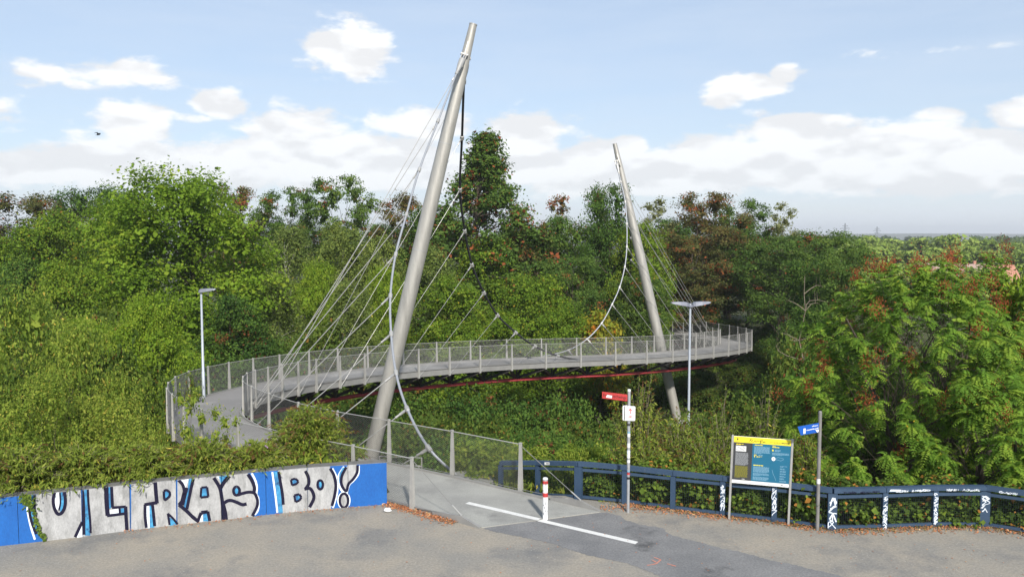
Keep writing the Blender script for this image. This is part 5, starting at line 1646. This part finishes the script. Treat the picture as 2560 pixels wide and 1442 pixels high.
tree('birch_tree', 'birch', 1, 690, 680, 190, 62, 'low grey-green birch behind the bridge curve', rot=2.2)
tree('birch_tree', 'birch', 0, 870, 700, 200, 63, 'birch with white forked trunk behind the lower hangers', rot=4.0)
tree('maple_tree', 'maple', 2, 960, 670, 130, 66, 'narrow bright green tree beside the tall pylon')
# --- behind the deck, middle
tree('broadleaf_tree', 'dark', 0, 1065, 520, 190, 82, 'dark tree behind the tall pylon at mid height', rot=1.2)
tree('birch_tree', 'birch', 2, 1075, 610, 200, 72, 'olive birch just right of the tall pylon', rot=.6)
tree('maple_tree', 'maple2', 2, 1215, 600, 230, 76, 'mid-green tree below the tallest tree', rot=2.6)
tree('robinia_tree', 'robinia_autumn', 1, 1330, 570, 190, 80, 'orange-tinged tree in the middle of the wood', rot=3.3)
tree('broadleaf_tree', 'dark', 2, 1410, 540, 200, 82, 'dark green tree below the thin pinkish skyline tree', rot=2.0)
tree('maple_tree', 'maple2', 1, 1140, 690, 230, 66, 'fresh green tree behind the dark main cable', rot=1.7)
tree('maple_tree', 'maple2', 2, 1330, 690, 240, 68, 'green tree behind the middle of the deck', rot=.4)
tree('robinia_tree', 'robinia', 0, 1440, 640, 200, 72, 'dark feathery tree left of the far pylon', rot=2.9)
tree('maple_tree', 'maple2', 0, 1240, 780, 220, 63, 'low green tree rising just behind the deck railing', rot=5.0)
tree('maple_tree', 'maple2', 1, 1400, 760, 200, 64, 'low bright green tree beside the small yellow one', rot=3.9)
tree('yellow_tree', 'yellow', 0, 1500, 782, 150, 65, 'small yellow and orange autumn tree behind the deck')
tree('maple_tree', 'maple2', 2, 1600, 560, 190, 80, 'yellow-green tree behind the far pylon shaft', rot=2.2)
tree('robinia_tree', 'robinia_autumn', 0, 1720, 590, 210, 86, 'tree with rusty-orange clusters right of the far pylon', rot=4.4)
tree('robinia_tree', 'robinia', 1, 1600, 690, 200, 74, 'dark green tree between yellow tree and far pylon', rot=1.1)
tree('broadleaf_tree', 'dark', 0, 1690, 545, 230, 104, 'dark tree seen between far pylon and orange autumn tree', rot=.2)
tree('broadleaf_tree', 'dark', 1, 1830, 560, 240, 106, 'dark tree filling the skyline gap right of the autumn tree', rot=3.2)
tree('broadleaf_tree', 'dark', 2, 1960, 590, 230, 104, 'dark tree standing behind the pale sparse poplar', rot=1.2)
tree('broadleaf_tree', 'dark', 0, 1290, 560, 240, 100, 'dark tree behind the orange-tinged trees of the middle wood', rot=4.2)
tree('broadleaf_tree', 'dark', 1, 1110, 560, 240, 100, 'dark tree showing between tall pylon and tallest tree', rot=5.2)
tree('broadleaf_tree', 'dark', 2, 960, 560, 240, 102, 'dark tree behind the birches and the hanger fan', rot=2.7)
tree('broadleaf_tree', 'dark', 1, 780, 555, 260, 102, 'dark tree below the umbrella-shaped robinias', rot=.7)
tree('broadleaf_tree', 'dark', 0, 640, 560, 220, 100, 'dark tree behind the right flank of the bright maple', rot=1.7)
tree('robinia_tree', 'robinia', 1, 1510, 560, 230, 96, 'dark feathery tree low behind the round-topped tree', rot=1.5)
# --- right-hand dark wood
tree('robinia_tree', 'robinia', 0, 1820, 600, 250, 92, 'dark feathery tree behind the far bridge curve', rot=.9)
tree('broadleaf_tree', 'dark', 1, 1735, 700, 250, 93, 'dark tree directly behind the end of the deck', rot=2.4)
tree('robinia_tree', 'robinia', 1, 1945, 590, 220, 84, 'dark green tree below the pale poplar', rot=5.2)
tree('broadleaf_tree', 'dark', 2, 2030, 650, 210, 70, 'dark tree right of the bridge curve behind the dead sapling', rot=.3)
tree('robinia_tree', 'robinia', 0, 2130, 620, 190, 66, 'dark green tree whose edge meets the red-seeded tree', rot=3.0)
tree('broadleaf_tree', 'dark', 0, 2030, 760, 190, 62, 'low dark tree beside the bridge curve railing', rot=1.9)
tree('maple_tree', 'under2', 0, 1990, 860, 170, 50, 'light olive-green bushy tree below the bridge curve', rot=1.2)
tree('maple_tree', 'under2', 1, 2080, 880, 170, 44, 'green bushy tree half hidden by the red-seeded tree', rot=2.2)
# --- near left scrub and maple
tree('sapling', 'sapling', 0, 470, 955, 120, 24.5, 'thin sparse sapling in front of the bridge curve railing', 'tree')
tree('sapling', 'sapling', 1, 560, 1010, 110, 24.0, 'thin low sapling in front of the ramp bend', 'tree')
tree('maple_tree', 'maple', 1, 370, 738, 280, 44, 'bright green maple low beside the bridge curve', rot=.8)
tree('maple_tree', 'maple', 2, 215, 800, 230, 40, 'bright green maple half hidden by the willow scrub', rot=2.8)
tree('willow_shrub', 'willow', 0, 60, 715, 330, 27, 'yellow-green willow shrub rising at the picture edge', 'shrub')
tree('willow_shrub', 'willow', 1, 195, 790, 250, 25.5, 'yellow-speckled willow shrub, second from the picture edge', 'shrub')
tree('willow_shrub', 'willow', 2, 315, 905, 200, 26.5, 'olive willow shrub nearest the bridge curve', 'shrub')
tree('willow_shrub', 'willow', 0, -80, 800, 300, 23.5, 'willow shrub cut by the picture edge above the wall', 'shrub', rot=2.0)
tree('willow_shrub', 'willow', 1, 110, 930, 260, 22.8, 'low dense willow shrub above the U of the graffiti', 'shrub', rot=4.0)
tree('willow_shrub', 'willow', 2, 285, 985, 230, 23.0, 'low willow shrub above the L of the graffiti', 'shrub', rot=1.0)

# --- big ailanthus with pinnate leaves and red seed bunches
def pinnate(rg, base, dirs, length, pairs, l, w):
    """fronds: leaflets in pairs along a drooping midrib"""
    n = len(base); C, A, B_, T = [], [], [], []
    d = unit(dirs); side = unit(np.cross(d, np.array([0, 0, 1.0]) + rg.normal(0, .12, (n, 3)))); tint = rg.uniform(0, 1, n); Lf = length * rg.uniform(.7, 1.2, n)
    up = np.cross(side, d)
    for k in range(pairs):
        t = (k + 1.2) / (pairs + 1)
        p = base + d * (Lf * t)[:, None]; p[:, 2] -= Lf * .68 * t * t
        tang = unit(d - np.array([0, 0, 1.36]) * t)
        sz = (.75 + .5 * math.sin(math.pi * min(t + .15, 1))) * rg.uniform(.85, 1.15, n)[:, None]
        for sg in (1, -1):
            a = unit(side * sg * .9 + tang * .42 - np.array([0, 0, .22]) + rg.normal(0, .08, (n, 3)))
            b = unit(np.cross(a, up) * sg + 0); b = unit(tang - a * np.sum(tang * a, 1)[:, None])
            C.append(p + a * l / 2 * sz); A.append(a * l / 2 * sz); B_.append(b * w / 2 * sz)
            q = np.zeros((n, 3)); q[:, 0] = np.clip(tint + rg.normal(0, .18, n), 0, 1); q[:, 1] = tint; q[:, 2] = 0; T.append(q)
    return np.concatenate(C), np.concatenate(A), np.concatenate(B_), np.concatenate(T)


def ailanthus(name, px, py, wpx, Y, label, seed, nshoot=150, red=.42, mtl='ailanthus'):
    rg = np.random.default_rng(seed); t = aty(px, py, Y); gz = float(ground_z(t.x, Y)); H = t.z - gz; R = wpx * Y / FPX / 2
    root = empty(name, (t.x, Y, gz)); tag(root, label, 'tree')
    n = nshoot
    h = (np.arange(n) + rg.uniform(0, 1, n)) / n
    th = np.arange(n) * 2.39996 + rg.normal(0, .25, n)
    pr = np.sqrt(np.clip(1 - ((h - .38) / .64) ** 2, 0, 1))
    rad = R * pr * rg.uniform(.62, 1.0, n)
    lump = 1 + .16 * np.sin(th * 3 + h * 9) + .10 * np.sin(th * 5 - h * 14)
    tip = np.c_[rad * lump * np.cos(th), rad * lump * np.sin(th), H * (.07 + .90 * h) + rg.normal(0, .12, n)]
    mb = MB(); stems = []
    for q in range(3):
        top = np.array([rg.normal(0, .22) * R, rg.normal(0, .22) * R, H * rg.uniform(.68, .85)]); path = limb_path(rg, (rg.normal(0, .25), rg.normal(0, .25), -.4), top, .05, 8)
        mb.tube(path, [.11 * (1 - .8 * i / 8) for i in range(9)], 7, cap=False); stems.append(path)
    base, dirs = [], []
    for i in range(n):
        st = stems[i % 3]; k = int(np.clip(tip[i, 2] / H * 8 - 2.2, 1, 7)); a = st[k]
        mb.tube(limb_path(rg, a, tip[i], .08, 4), [.011, .010, .008, .006, .004], 4, cap=False)
        o = unit(tip[i] - np.array(a)); m = rg.integers(21, 28)
        for q in range(m):
            an = q * 2.4 + rg.uniform(-.3, .3); s1 = unit(np.cross(o, [.3, .2, 1])); s2 = np.cross(o, s1)
            bpos = tip[i] - o * rg.uniform(0, .9)
            base.append(bpos); dirs.append(unit(o * rg.uniform(.2, .9) + (s1 * math.cos(an) + s2 * math.sin(an)) * .9 + np.array([0, 0, .25])))
    tr = mb.build('trunk', M['bark'], root, smooth=True, local=True)
    C, A, B_, T = pinnate(rg, np.array(base), np.array(dirs), .48, 9, .108, .040)
    T[:, 2] = rg.uniform(0, 1, len(T)) < .004
    leaf_object('crown', C, A, B_, T, G[mtl], root)
    # bunches of winged seeds, mostly in the upper half on the outer shoots
    pk = [i for i in range(n) if rg.uniform() < red * (.22 + 1.1 * h[i])]
    k_ = 2
    cent = np.repeat(tip[pk], k_, 0) + rg.normal(0, .13, (len(pk) * k_, 3)) + np.array([0, 0, .02])
    out = unit(cent * np.array([1, 1, 0])); cent = cent + out * .18
    m = 90; N_ = len(cent) * m
    off = rg.normal(0, 1, (N_, 3)) * np.array([.11, .11, .16]); CC_ = np.repeat(cent, m, 0) + off
    a = unit(np.array([0, 0, -1.]) + rg.normal(0, .35, (N_, 3))); b = unit(np.cross(a, rg.normal(0, 1, (N_, 3))))
    T2 = np.zeros((N_, 3)); T2[:, 0] = rg.uniform(0, 1, N_); T2[:, 1] = np.repeat(rg.uniform(0, 1, len(cent)), m)
    leaf_object('seed_clusters', CC_, a * .033, b * .013, T2, G['seed'], root)['kind'] = 'stuff'
    return root


ailanthus('ailanthus_tree', 2300, 632, 640, 24.5, 'bushy ailanthus with feathery leaves and red-brown seed bunches behind the fence', 1, 320, .26)
ailanthus('ailanthus_tree', 2440, 594, 400, 28.0, 'taller ailanthus whose red seed bunches stand against the far tree tops', 2, 130, .35)
ailanthus('ailanthus_tree', 2500, 900, 420, 21.8, 'low spreading ailanthus overhanging the fence at the picture edge', 3, 90, .12)
tree('maple_tree', 'nearmaple', 0, 2590, 640, 330, 28, 'yellow-green maple cut by the picture edge beside the ailanthus')


# --- buddleia: arching stems, narrow leaves, brown seed panicles
def buddleia(name, px, py, wpx, Y, label, seed, stems=120, panicles=.55, yellow=.02, mtl='buddleia', purple=0, cat='shrub', upright=0., hang=0):
    rg = np.random.default_rng(seed); t = aty(px, py, Y); gz = float(ground_z(t.x, Y)); H = t.z - gz; R = wpx * Y / FPX / 2
    root = empty(name, (t.x, Y, gz)); tag(root, label, cat)
    mb = MB(); C, O = [], []; PC = []; C2 = []
    for i in range(stems):
        th = i * 2.39996 + rg.normal(0, .3); q = math.sqrt((i + .5) / stems); rr_ = R * q * rg.uniform(.75, 1.05)
        hh = H * math.sqrt(max(.06, 1 - .82 * q * q)) * rg.uniform(.72, 1.03)
        if upright and rg.uniform() < upright: hh *= rg.uniform(1.0, 1.22)
        b = np.array([rg.normal(0, .16) * R, rg.normal(0, .16) * R, -.1]); e = np.array([rr_ * math.cos(th), rr_ * math.sin(th), hh])
        mid = b * .35 + e * .65; mid[2] = hh * .86 + .05; mid[:2] *= .62
        pts = [(1 - s) ** 2 * b + 2 * s * (1 - s) * mid + s * s * e for s in np.linspace(0, 1, 9)]
        mb.tube(pts[::2], [.012, .010, .008, .006, .003], 4, cap=False)
        n = 44
        for s in rg.uniform(.18, 1, n) ** .8:
            p = (1 - s) ** 2 * b + 2 * s * (1 - s) * mid + s * s * e
            C.append(p); O.append(unit(e - b + np.array([0, 0, .2])))
        if rg.uniform() < panicles and q > .12:
            d = unit(e - pts[-2]); ln = rg.uniform(.14, .26)
            for s in np.linspace(0, 1, 26): PC.append(e + d * ln * s + np.array([0, 0, -.5 * ln * s * s]) + rg.normal(0, .016 * (1.2 - s), 3))
    _ = mb.build('stems', M['twig'], root, local=True)
    if hang:        # sprays drooping over the wall coping
        for q in range(hang):
            x = rg.uniform(-R * 1.1, R * 1.1); wy = np.interp(x + t.x, [p.x for p in WALL], [p.y for p in WALL]) - Y
            ln = rg.uniform(.15, .45); y0 = wy + .30
            for k in range(14):
                f = k / 13; C.append(np.array([x + rg.normal(0, .03), y0 - ln * f - .1, WALL_H + .18 + .08 * math.sin(f * 2.2) - .30 * f * f * ln / .45 - gz])); O.append(np.array([0, -.6, .2]))
    C = np.array(C); O = np.array(O); n = len(C)
    out = unit(rg.normal(0, 1, (n, 3)) + unit(C * np.array([1, 1, 0])) * .8)
    a = unit(out + O * .35 - np.array([0, 0, .45])); b = unit(np.cross(a, np.array([0, 0, 1.]) + rg.normal(0, .5, (n, 3))))
    sz = rg.uniform(.6, 1.25, n)[:, None]
    T = np.zeros((n, 3)); T[:, 0] = rg.uniform(0, 1, n); T[:, 1] = rg.beta(1.5, 1.5, n); T[:, 2] = rg.uniform(0, 1, n) < yellow
    leaf_object('foliage', C + a * .075 * sz, a * .075 * sz, b * .0175 * sz, T, G[mtl], root)
    if PC:
        P = np.array(PC); n = len(P); a = unit(rg.normal(0, 1, (n, 3))); b = unit(np.cross(a, rg.normal(0, 1, (n, 3))))
        T = np.zeros((n, 3)); T[:, 0] = rg.uniform(0, 1, n); T[:, 1] = np.repeat(rg.uniform(0, 1, n // 26), 26)
        if purple: T[:26 * purple, 2] = 1
        leaf_object('seed_panicles', P, a * .020, b * .011, T, G['panicle'], root)['kind'] = 'stuff'
    return root


buddleia('buddleia_bush', 775, 1008, 235, 22.4, 'rounded buddleia bush with brown seed spikes above the BO of the graffiti', 1, 330, .35, 0.017, purple=0)
buddleia('buddleia_bush', 640, 1105, 170, 20.75, 'low buddleia with a few lilac flowers above the S of the graffiti', 2, 130, .3, 0.028, hang=13, purple=3)
buddleia('buddleia_bush', 500, 1095, 200, 20.35, 'low yellow-speckled buddleia above the A of the graffiti', 3, 150, .2, 0.042, hang=13, purple=2)
buddleia('buddleia_bush', 350, 1110, 210, 19.9, 'low yellow-speckled buddleia above the T of the graffiti', 4, 150, .15, 0.042, hang=13)
buddleia('buddleia_bush', 200, 1110, 210, 19.45, 'low leafy buddleia drooping over the U of the graffiti', 5, 150, .12, 0.035, hang=13)
buddleia('buddleia_bush', 50, 1115, 220, 18.95, 'low leafy buddleia above the plain blue end of the wall', 6, 110, .15, 0.028, hang=13)
buddleia('buddleia_bush', -90, 1100, 220, 18.4, 'leafy buddleia at the cut end of the wall', 14, 100, .15, 0.028)
buddleia('buddleia_bush', 870, 1120, 110, 22.2, 'small buddleia between the round bush and the ramp railing', 15, 60, .5, 0.017)
buddleia('tall_buddleia', 1600, 968, 190, 25.0, 'tall drooping buddleia with yellow leaves behind the street-name post', 7, 240, .5, 0.056, upright=.2)
buddleia('tall_buddleia', 1700, 1026, 200, 24.5, 'tall buddleia at the foot of the double-head lamp post', 8, 210, .45, 0.021, upright=.1)
buddleia('tall_buddleia', 1800, 1010, 190, 24.2, 'olive buddleia with upright sprays left of the information board', 9, 140, .3, 0.017, upright=.35)
buddleia('tall_buddleia', 1910, 1000, 180, 24.0, 'olive buddleia with upright sprays behind the information board', 10, 140, .3, 0.017, upright=.35)
buddleia('tall_buddleia', 2010, 1060, 150, 23.0, 'buddleia behind the blue direction blade', 11, 110, .3, 0.017)
buddleia('tall_buddleia', 1760, 1085, 220, 22.6, 'low buddleia filling the gap above the fence left of the board', 12, 120, .4, 0.028)
buddleia('tall_buddleia', 1620, 1095, 200, 22.8, 'low buddleia above the fence behind the street-name post', 13, 120, .5, 0.049)
tree('hedge_bush', 'hedge', 0, 1205, 1098, 170, 24.2, 'pale green bush behind the ramp railing mesh', 'shrub')
tree('hedge_bush', 'hedge', 1, 1290, 1110, 130, 23.8, 'reddish-green bush behind the first ramp railing post', 'shrub')
tree('hedge_bush', 'hedge', 2, 1345, 1118, 120, 22.9, 'clipped yellow-green bush behind the fence end by the ramp', 'shrub')
tree('hedge_bush', 'hedge', 0, 1425, 1115, 110, 22.3, 'bright yellow-green bush at the fence corner', 'shrub', rot=2.)
tree('hedge_bush', 'hedge', 1, 1500, 1112, 130, 22.8, 'dark green bush between fence corner and street-name post', 'shrub', rot=1.)
tree('hedge_bush', 'hedge', 2, 1130, 1150, 110, 25.2, 'low green bush beside the cable anchorage', 'shrub', rot=3.)

# --- climbers in the fence mesh
ORD = ['first', 'second', 'third', 'fourth', 'fifth', 'sixth', 'seventh', 'eighth', 'ninth', 'tenth', 'eleventh', 'twelfth', 'thirteenth', 'fourteenth']
for i in range(2, len(FENCE) - 1):
    a, b = FENCE[i], FENCE[i + 1]
    t = (b - a).normalized(); nb = Vector((-t.y, t.x, 0))
    rv = random.Random(i * 9)
    c = a.lerp(b, .5) + nb * .66
    place('climbing_vine', 'vine', i % 3, c.x, c.y, rv.uniform(.85, 1.15), 1.5, 'leafy climber behind the mesh of the %s fence bay from the ramp corner' % ORD[i - 2], 'climber', 'climbers along the fence')
c = WALL[3] + Vector((-.10, -.06, 0))
vy = empty('ivy', c); tag(vy, 'strand of ivy hanging down the wall at the left edge of the U', 'climber')
rg = np.random.default_rng(77); mb = MB()
pth = [Vector(wall_point(2, *ZA(x, y), .02)) for x, y in ((300, 500), (350, 560), (390, 640), (430, 760), (470, 880), (520, 1000), (560, 1080))]
mb.tube(pth, .006, 5); mb.build('stems', M['twig'], vy)
P = []
for p, q in zip(pth[:-1], pth[1:]):
    for k in range(20): P.append(p.lerp(q, rg.uniform()))
for k in range(70): P.append(pth[0].lerp(pth[2], rg.uniform()) + Vector((rg.normal(0, .10), -.01, rg.normal(0, .08))))
P = np.array([tuple(p) for p in P]) + rg.normal(0, 1, (len(P), 3)) * np.array([.035, .008, .03]) + np.array([0, -.03, 0]); n = len(P)
nn = unit(np.array([.2, -1, .35]) + rg.normal(0, .3, (n, 3))); a = unit(np.cross(nn, rg.normal(0, 1, (n, 3)))); b = np.cross(nn, a)
T = rg.uniform(0, 1, (n, 3)); T[:, 2] = 0
fo = leaf_object('foliage', P, a * .035, b * .028, T, G['vine'], vy); fo.matrix_parent_inverse = vy.matrix_basis.inverted()

# --- shaded scrub in the valley
rv = random.Random(21)
UNDER = ('scrub bush rising behind the bridge curve near the single-head lamp', 'scrub bush behind the railing of the middle deck', 'shaded scrub bush right below the red tube of the bridge', 'scrub bush on the valley floor behind the fence corner', 'scrub bush on the slope just behind the ramp railing',
         'scrub bush under the deck behind the foot of the tall pylon', 'scrub bush under the deck behind the foot of the far pylon', 'scrub bush in the valley below the far bridge curve', 'scrub bush just outside the railing of the far bridge curve', 'scrub bush in the dark wood beside the far bridge curve', 'scrub bush on the valley floor behind the double-head lamp', 'scrub bush on the slope behind the tall buddleias', 'dark scrub bush behind the red-seeded ailanthus', 'scrub bush behind the willow shrubs', 'scrub bush at the foot of the mid-green maples', 'dark scrub bush at the foot of the single-head lamp')
for row, (x0, x1, step, Y0, Y1, py, jit, w, kinds) in enumerate((
        (620, 960, 85, 56, 60, 850, 25, 200, ('under', 'under2')), (960, 1570, 85, 66, 71, 845, 25, 210, ('under', 'under2')),
        (1010, 1470, 80, 44, 48, 1005, 16, 210, ('under', 'under2', 'under')), (1060, 1560, 86, 36, 40, 1062, 14, 220, ('under', 'under2')), (1100, 1500, 80, 29, 31, 1098, 10, 210, ('under', 'under')),
        (820, 1060, 80, 50.5, 53, 1020, 14, 190, ('under', 'under2')), (1560, 1830, 55, 73, 77, 955, 14, 130, ('under', 'under')), (1930, 2150, 90, 48, 54, 960, 18, 210, ('under', 'under')), (1840, 2120, 90, 38, 42, 1015, 16, 230, ('under2', 'under')), (1720, 2500, 95, 29, 32, 1075, 20, 240, ('under2', 'under')), (2080, 2600, 95, 33, 50, 900, 40, 260, ('under', 'under')),
        (-100, 470, 95, 33, 36, 900, 40, 260, ('under2', 'under2')), (-150, 330, 110, 46, 50, 800, 40, 300, ('under2', 'under')), (420, 640, 90, 52, 56, 870, 25, 230, ('under', 'under')))):
    x = x0; nth = 0
    while x <= x1:
        Y = rv.uniform(Y0, Y1); k = rv.choice(kinds)
        p = aty(x, py + rv.uniform(-jit, jit), Y)
        dmin = np.hypot(CC[:, 0] - p.x, CC[:, 1] - Y).min()
        width = w * Y / FPX * rv.uniform(.85, 1.15)
        if dmin < width * .5 + 1.2 and p.z > -1.6 - .0: width *= .6
        gz = float(ground_z(p.x, Y))
        if p.z - gz > .8:
            place('scrub_bush', k, rv.randrange(3), p.x, Y, p.z, width, UNDER[row] + ', %s from the left' % ORD[nth], 'shrub', 'valley scrub'); nth += 1
        x += step * rv.uniform(.85, 1.15)

rb2 = random.Random(77); cnt = 0
while cnt < 44:
    x, y = rb2.uniform(7, 30), rb2.uniform(66, 92)
    i = int(np.hypot(CC[:, 0] - x, CC[:, 1] - y).argmin()); dm_ = math.hypot(CC[i, 0] - x, CC[i, 1] - y)
    if dm_ < 2.0: continue
    gz = float(ground_z(x, y)); top = gz + rb2.uniform(1.8, 3.2)
    w_ = min(rb2.uniform(3.2, 4.6), 2 * (dm_ - .9)) if top > CZZ[i] - 1.2 else rb2.uniform(3.2, 4.6)
    if math.hypot(x - B2.x, y - B2.y) < 2.4 or w_ < 1.6: continue
    place('slope_bush', rb2.choice(('under', 'under2')), rb2.randrange(3), x, y, top, w_, 'low dark bush on the slope round the far bridge curve', 'shrub', 'bushes round the far bridge curve'); cnt += 1

for q, (x, y, tz_, w_) in enumerate(((23.5, 27, 4.5, 5), (30, 35, 5.0, 6), (38, 45, 5.5, 7), (29, 24, 4.5, 6), (49, 58, 5.5, 9), (60, 72, 5.5, 10), (40, 36, 5.5, 8))):
    place('maple_tree', 'maple2', q % 3, x, y, tz_, w_, 'mid-green tree just beyond the picture edge behind the fence', 'tree', 'trees beyond the picture edge')

for q, (px_, py_) in enumerate([(a, b) for a in range(1735, 1880, 28) for b in (925, 950, 975)]):
    d_ = ray(px_, py_); yy = 62.
    while yy < 110 and EYE + d_.z * yy / d_.y > float(ground_z(d_.x * yy / d_.y, yy)): yy += .5
    x_ = d_.x * yy / d_.y
    if np.hypot(CC[:, 0] - x_, CC[:, 1] - yy).min() < 2.4: continue
    place('slope_bush', ('under', 'under2')[q % 2], q % 3, x_, yy, float(ground_z(x_, yy)) + 1.7, 3.4, 'low dark bush on the slope round the far bridge curve', 'shrub', 'bushes round the far bridge curve')

# --- dead sapling
rg = np.random.default_rng(9)
b = aty(2015, 870, 46); t_ = aty(2012, 690, 46); gz = float(ground_z(b.x, 46))
ds = empty('dead_sapling', (b.x, 46, gz)); tag(ds, 'bare grey dead sapling in front of the dark wood', 'tree')
mb = MB(); path = limb_path(rg, (b.x, 46, gz - .2), tuple(t_), .01, 9); mb.tube(path, [.05 * (1 - .75 * i / 9) for i in range(10)], 6)
mb.build('trunk', M['twig'], ds)
for k in range(13):
    i = rg.integers(4, 9); a = path[i]; an = rg.uniform(0, 6.28); L_ = rg.uniform(.7, 1.5)
    e = a + np.array([math.cos(an) * L_, math.sin(an) * L_ * .5, L_ * rg.uniform(-.1, .9)])
    mb = MB(); lp_ = limb_path(rg, a, e, .15, 4); mb.tube(lp_, [.026, .022, .016, .012, .006], 5)
    for q in range(2): mb.tube([lp_[2 + q], lp_[2 + q] + rg.normal(0, .28, 3) + np.array([0, 0, .2])], [.010, .004], 4)
    mb.build('branch', M['twig'], ds)

# --- far trees towards the horizon
FAR = 'distant sunlit tree crown below the horizon'
far_list = ((2165, 592, 110, 300, 'far'), (2230, 600, 110, 310, 'far'), (2300, 598, 120, 300, 'far'), (2370, 590, 120, 290, 'far'), (2440, 600, 110, 310, 'far'), (2510, 606, 120, 300, 'far'), (2590, 602, 120, 300, 'far'),
                        (2190, 622, 120, 240, 'far'), (2270, 630, 120, 235, 'far'), (2340, 622, 100, 240, 'far'), (2400, 618, 90, 245, 'far'), (2470, 628, 110, 240, 'far'), (2560, 630, 120, 240, 'far'), (2120, 600, 120, 280, 'far'), (2050, 600, 130, 290, 'far'),
                        (2220, 660, 120, 180, 'far'), (2300, 668, 110, 170, 'far'), (2400, 690, 130, 160, 'far'), (2520, 700, 130, 160, 'far'), (2450, 672, 90, 180, 'far'))
for x, py, w, Y, kk in far_list:
    rowm = sorted(q[0] for q in far_list if (q[3] > 265) == (Y > 265) and (q[3] < 200) == (Y < 200))
    nm = 'distant sunlit tree at the horizon' if Y > 265 else 'sunlit tree just before the far houses' if Y < 200 else 'distant sunlit tree in the row below the horizon trees'
    tree('far_tree', kk, rv.randrange(3), x, py, w, Y, nm + ', %s from the left' % ORD[rowm.index(x)], 'tree', 'far bright trees', rot=rv.uniform(0, 6))
FAR2 = 'distant blue-green tree clump on the plain'
for k in range(46):
    Y = rv.uniform(420, 900); x = rv.uniform(2000, 2700)
    tree('far_tree', 'far2', rv.randrange(3), x, 590 + rv.uniform(2, 9) * 420 / Y + 1.5, rv.uniform(40, 75), Y, FAR2, 'tree', 'far hazy trees', rot=rv.uniform(0, 6))

# --- ground cover on bank and slope (nobody could count it)
rg = np.random.default_rng(31)
n = 26000
X = np.r_[rg.uniform(-17, -3.4, n // 2), rg.uniform(-3.4, 17, n // 2)]
d = np.abs(rg.normal(0, 1, n)) * 3.2 + .42
Yy = np.interp(X, edge_x, edge_y) + d
keep = np.ones(n, bool)
dm = np.array([np.hypot(CC[:, 0] - x, CC[:, 1] - y).min() for x, y in zip(X, Yy)]); keep &= dm > HW + .25
X, Yy = X[keep], Yy[keep]; n = len(X)
Z = ground_z(X, Yy) + rg.uniform(0, .28, n)
P = np.c_[X, Yy, Z]; a = unit(rg.normal(0, 1, (n, 3)) + np.array([0, -.2, 1.2])); b = unit(np.cross(a, rg.normal(0, 1, (n, 3)))); sz = rg.uniform(.5, 1.3, n)[:, None]
T = rg.uniform(0, 1, (n, 3)); T[:, 2] = rg.uniform(0, 1, n) < .05
gc = leaf_object('undergrowth', P, a * .10 * sz, b * .026 * sz, T, G['willow'], None)
tag(gc, 'weeds and grass covering the bank and slope behind wall and fence', 'undergrowth', kind='stuff')
n = 5200; X = rg.uniform(2.3, 16, n); Yy = np.interp(X, edge_x, edge_y) + np.abs(rg.normal(0, .16, n)) * np.where(rg.uniform(0, 1, n) < .5, -1, 1) - .05
P = np.c_[X, Yy, rg.uniform(0, .05, n)]; a = unit(rg.normal(0, .6, (n, 3)) + np.array([0, 0, 1.])); b = unit(np.cross(a, rg.normal(0, 1, (n, 3)))); sz = rg.uniform(.4, 1.2, n)[:, None]
T = rg.uniform(0, 1, (n, 3)); T[:, 2] = rg.uniform(0, 1, n) < .4
gc = leaf_object('grass', P, a * .06 * sz, b * .006 * sz, T, G['grass'], None)
tag(gc, 'tufts of dry grass along the foot of the fence', 'grass', kind='stuff')

n = 22000; X = rg.uniform(5, 32, n); Yy = rg.uniform(63, 95, n)
dm = np.array([np.hypot(CC[:, 0] - x, CC[:, 1] - y).min() for x, y in zip(X, Yy)]); dk = np.array([CZZ[np.hypot(CC[:, 0] - x, CC[:, 1] - y).argmin()] for x, y in zip(X, Yy)]); keep = (dm > HW + .4) | (ground_z(X, Yy) < dk - 1.0); X, Yy = X[keep], Yy[keep]; n = len(X)
P = np.c_[X, Yy, ground_z(X, Yy) + rg.uniform(0, .55, n)]; a = unit(rg.normal(0, 1, (n, 3)) + np.array([0, -.3, .8])); b = unit(np.cross(a, rg.normal(0, 1, (n, 3)))); sz = rg.uniform(.5, 1.4, n)[:, None]
T = rg.uniform(0, 1, (n, 3)); T[:, 2] = 0
gc = leaf_object('undergrowth', P, a * .16 * sz, b * .09 * sz, T, G['scrub'], None)
tag(gc, 'dark weeds covering the slope round the far bridge curve', 'undergrowth', kind='stuff')

# --- hazy air
mb = MB(); mb.box((0, 3000, 30), 14600, 7800, 100)
hz = mb.build('haze', M['white']); hz.data.materials.clear()
mt = bpy.data.materials.new('hazy_air'); mt.use_nodes = True; nt = mt.node_tree; nt.nodes.clear()
o_ = nt.nodes.new('ShaderNodeOutputMaterial'); v_ = nt.nodes.new('ShaderNodeVolumePrincipled')
v_.inputs['Color'].default_value = (.93, .96, 1.0, 1); v_.inputs['Density'].default_value = 2.4e-4; v_.inputs['Anisotropy'].default_value = .2
nt.links.new(v_.outputs[0], o_.inputs['Volume'])
hz.data.materials.append(mt); tag(hz, 'faint bluish haze in the distance', 'haze', kind='stuff')
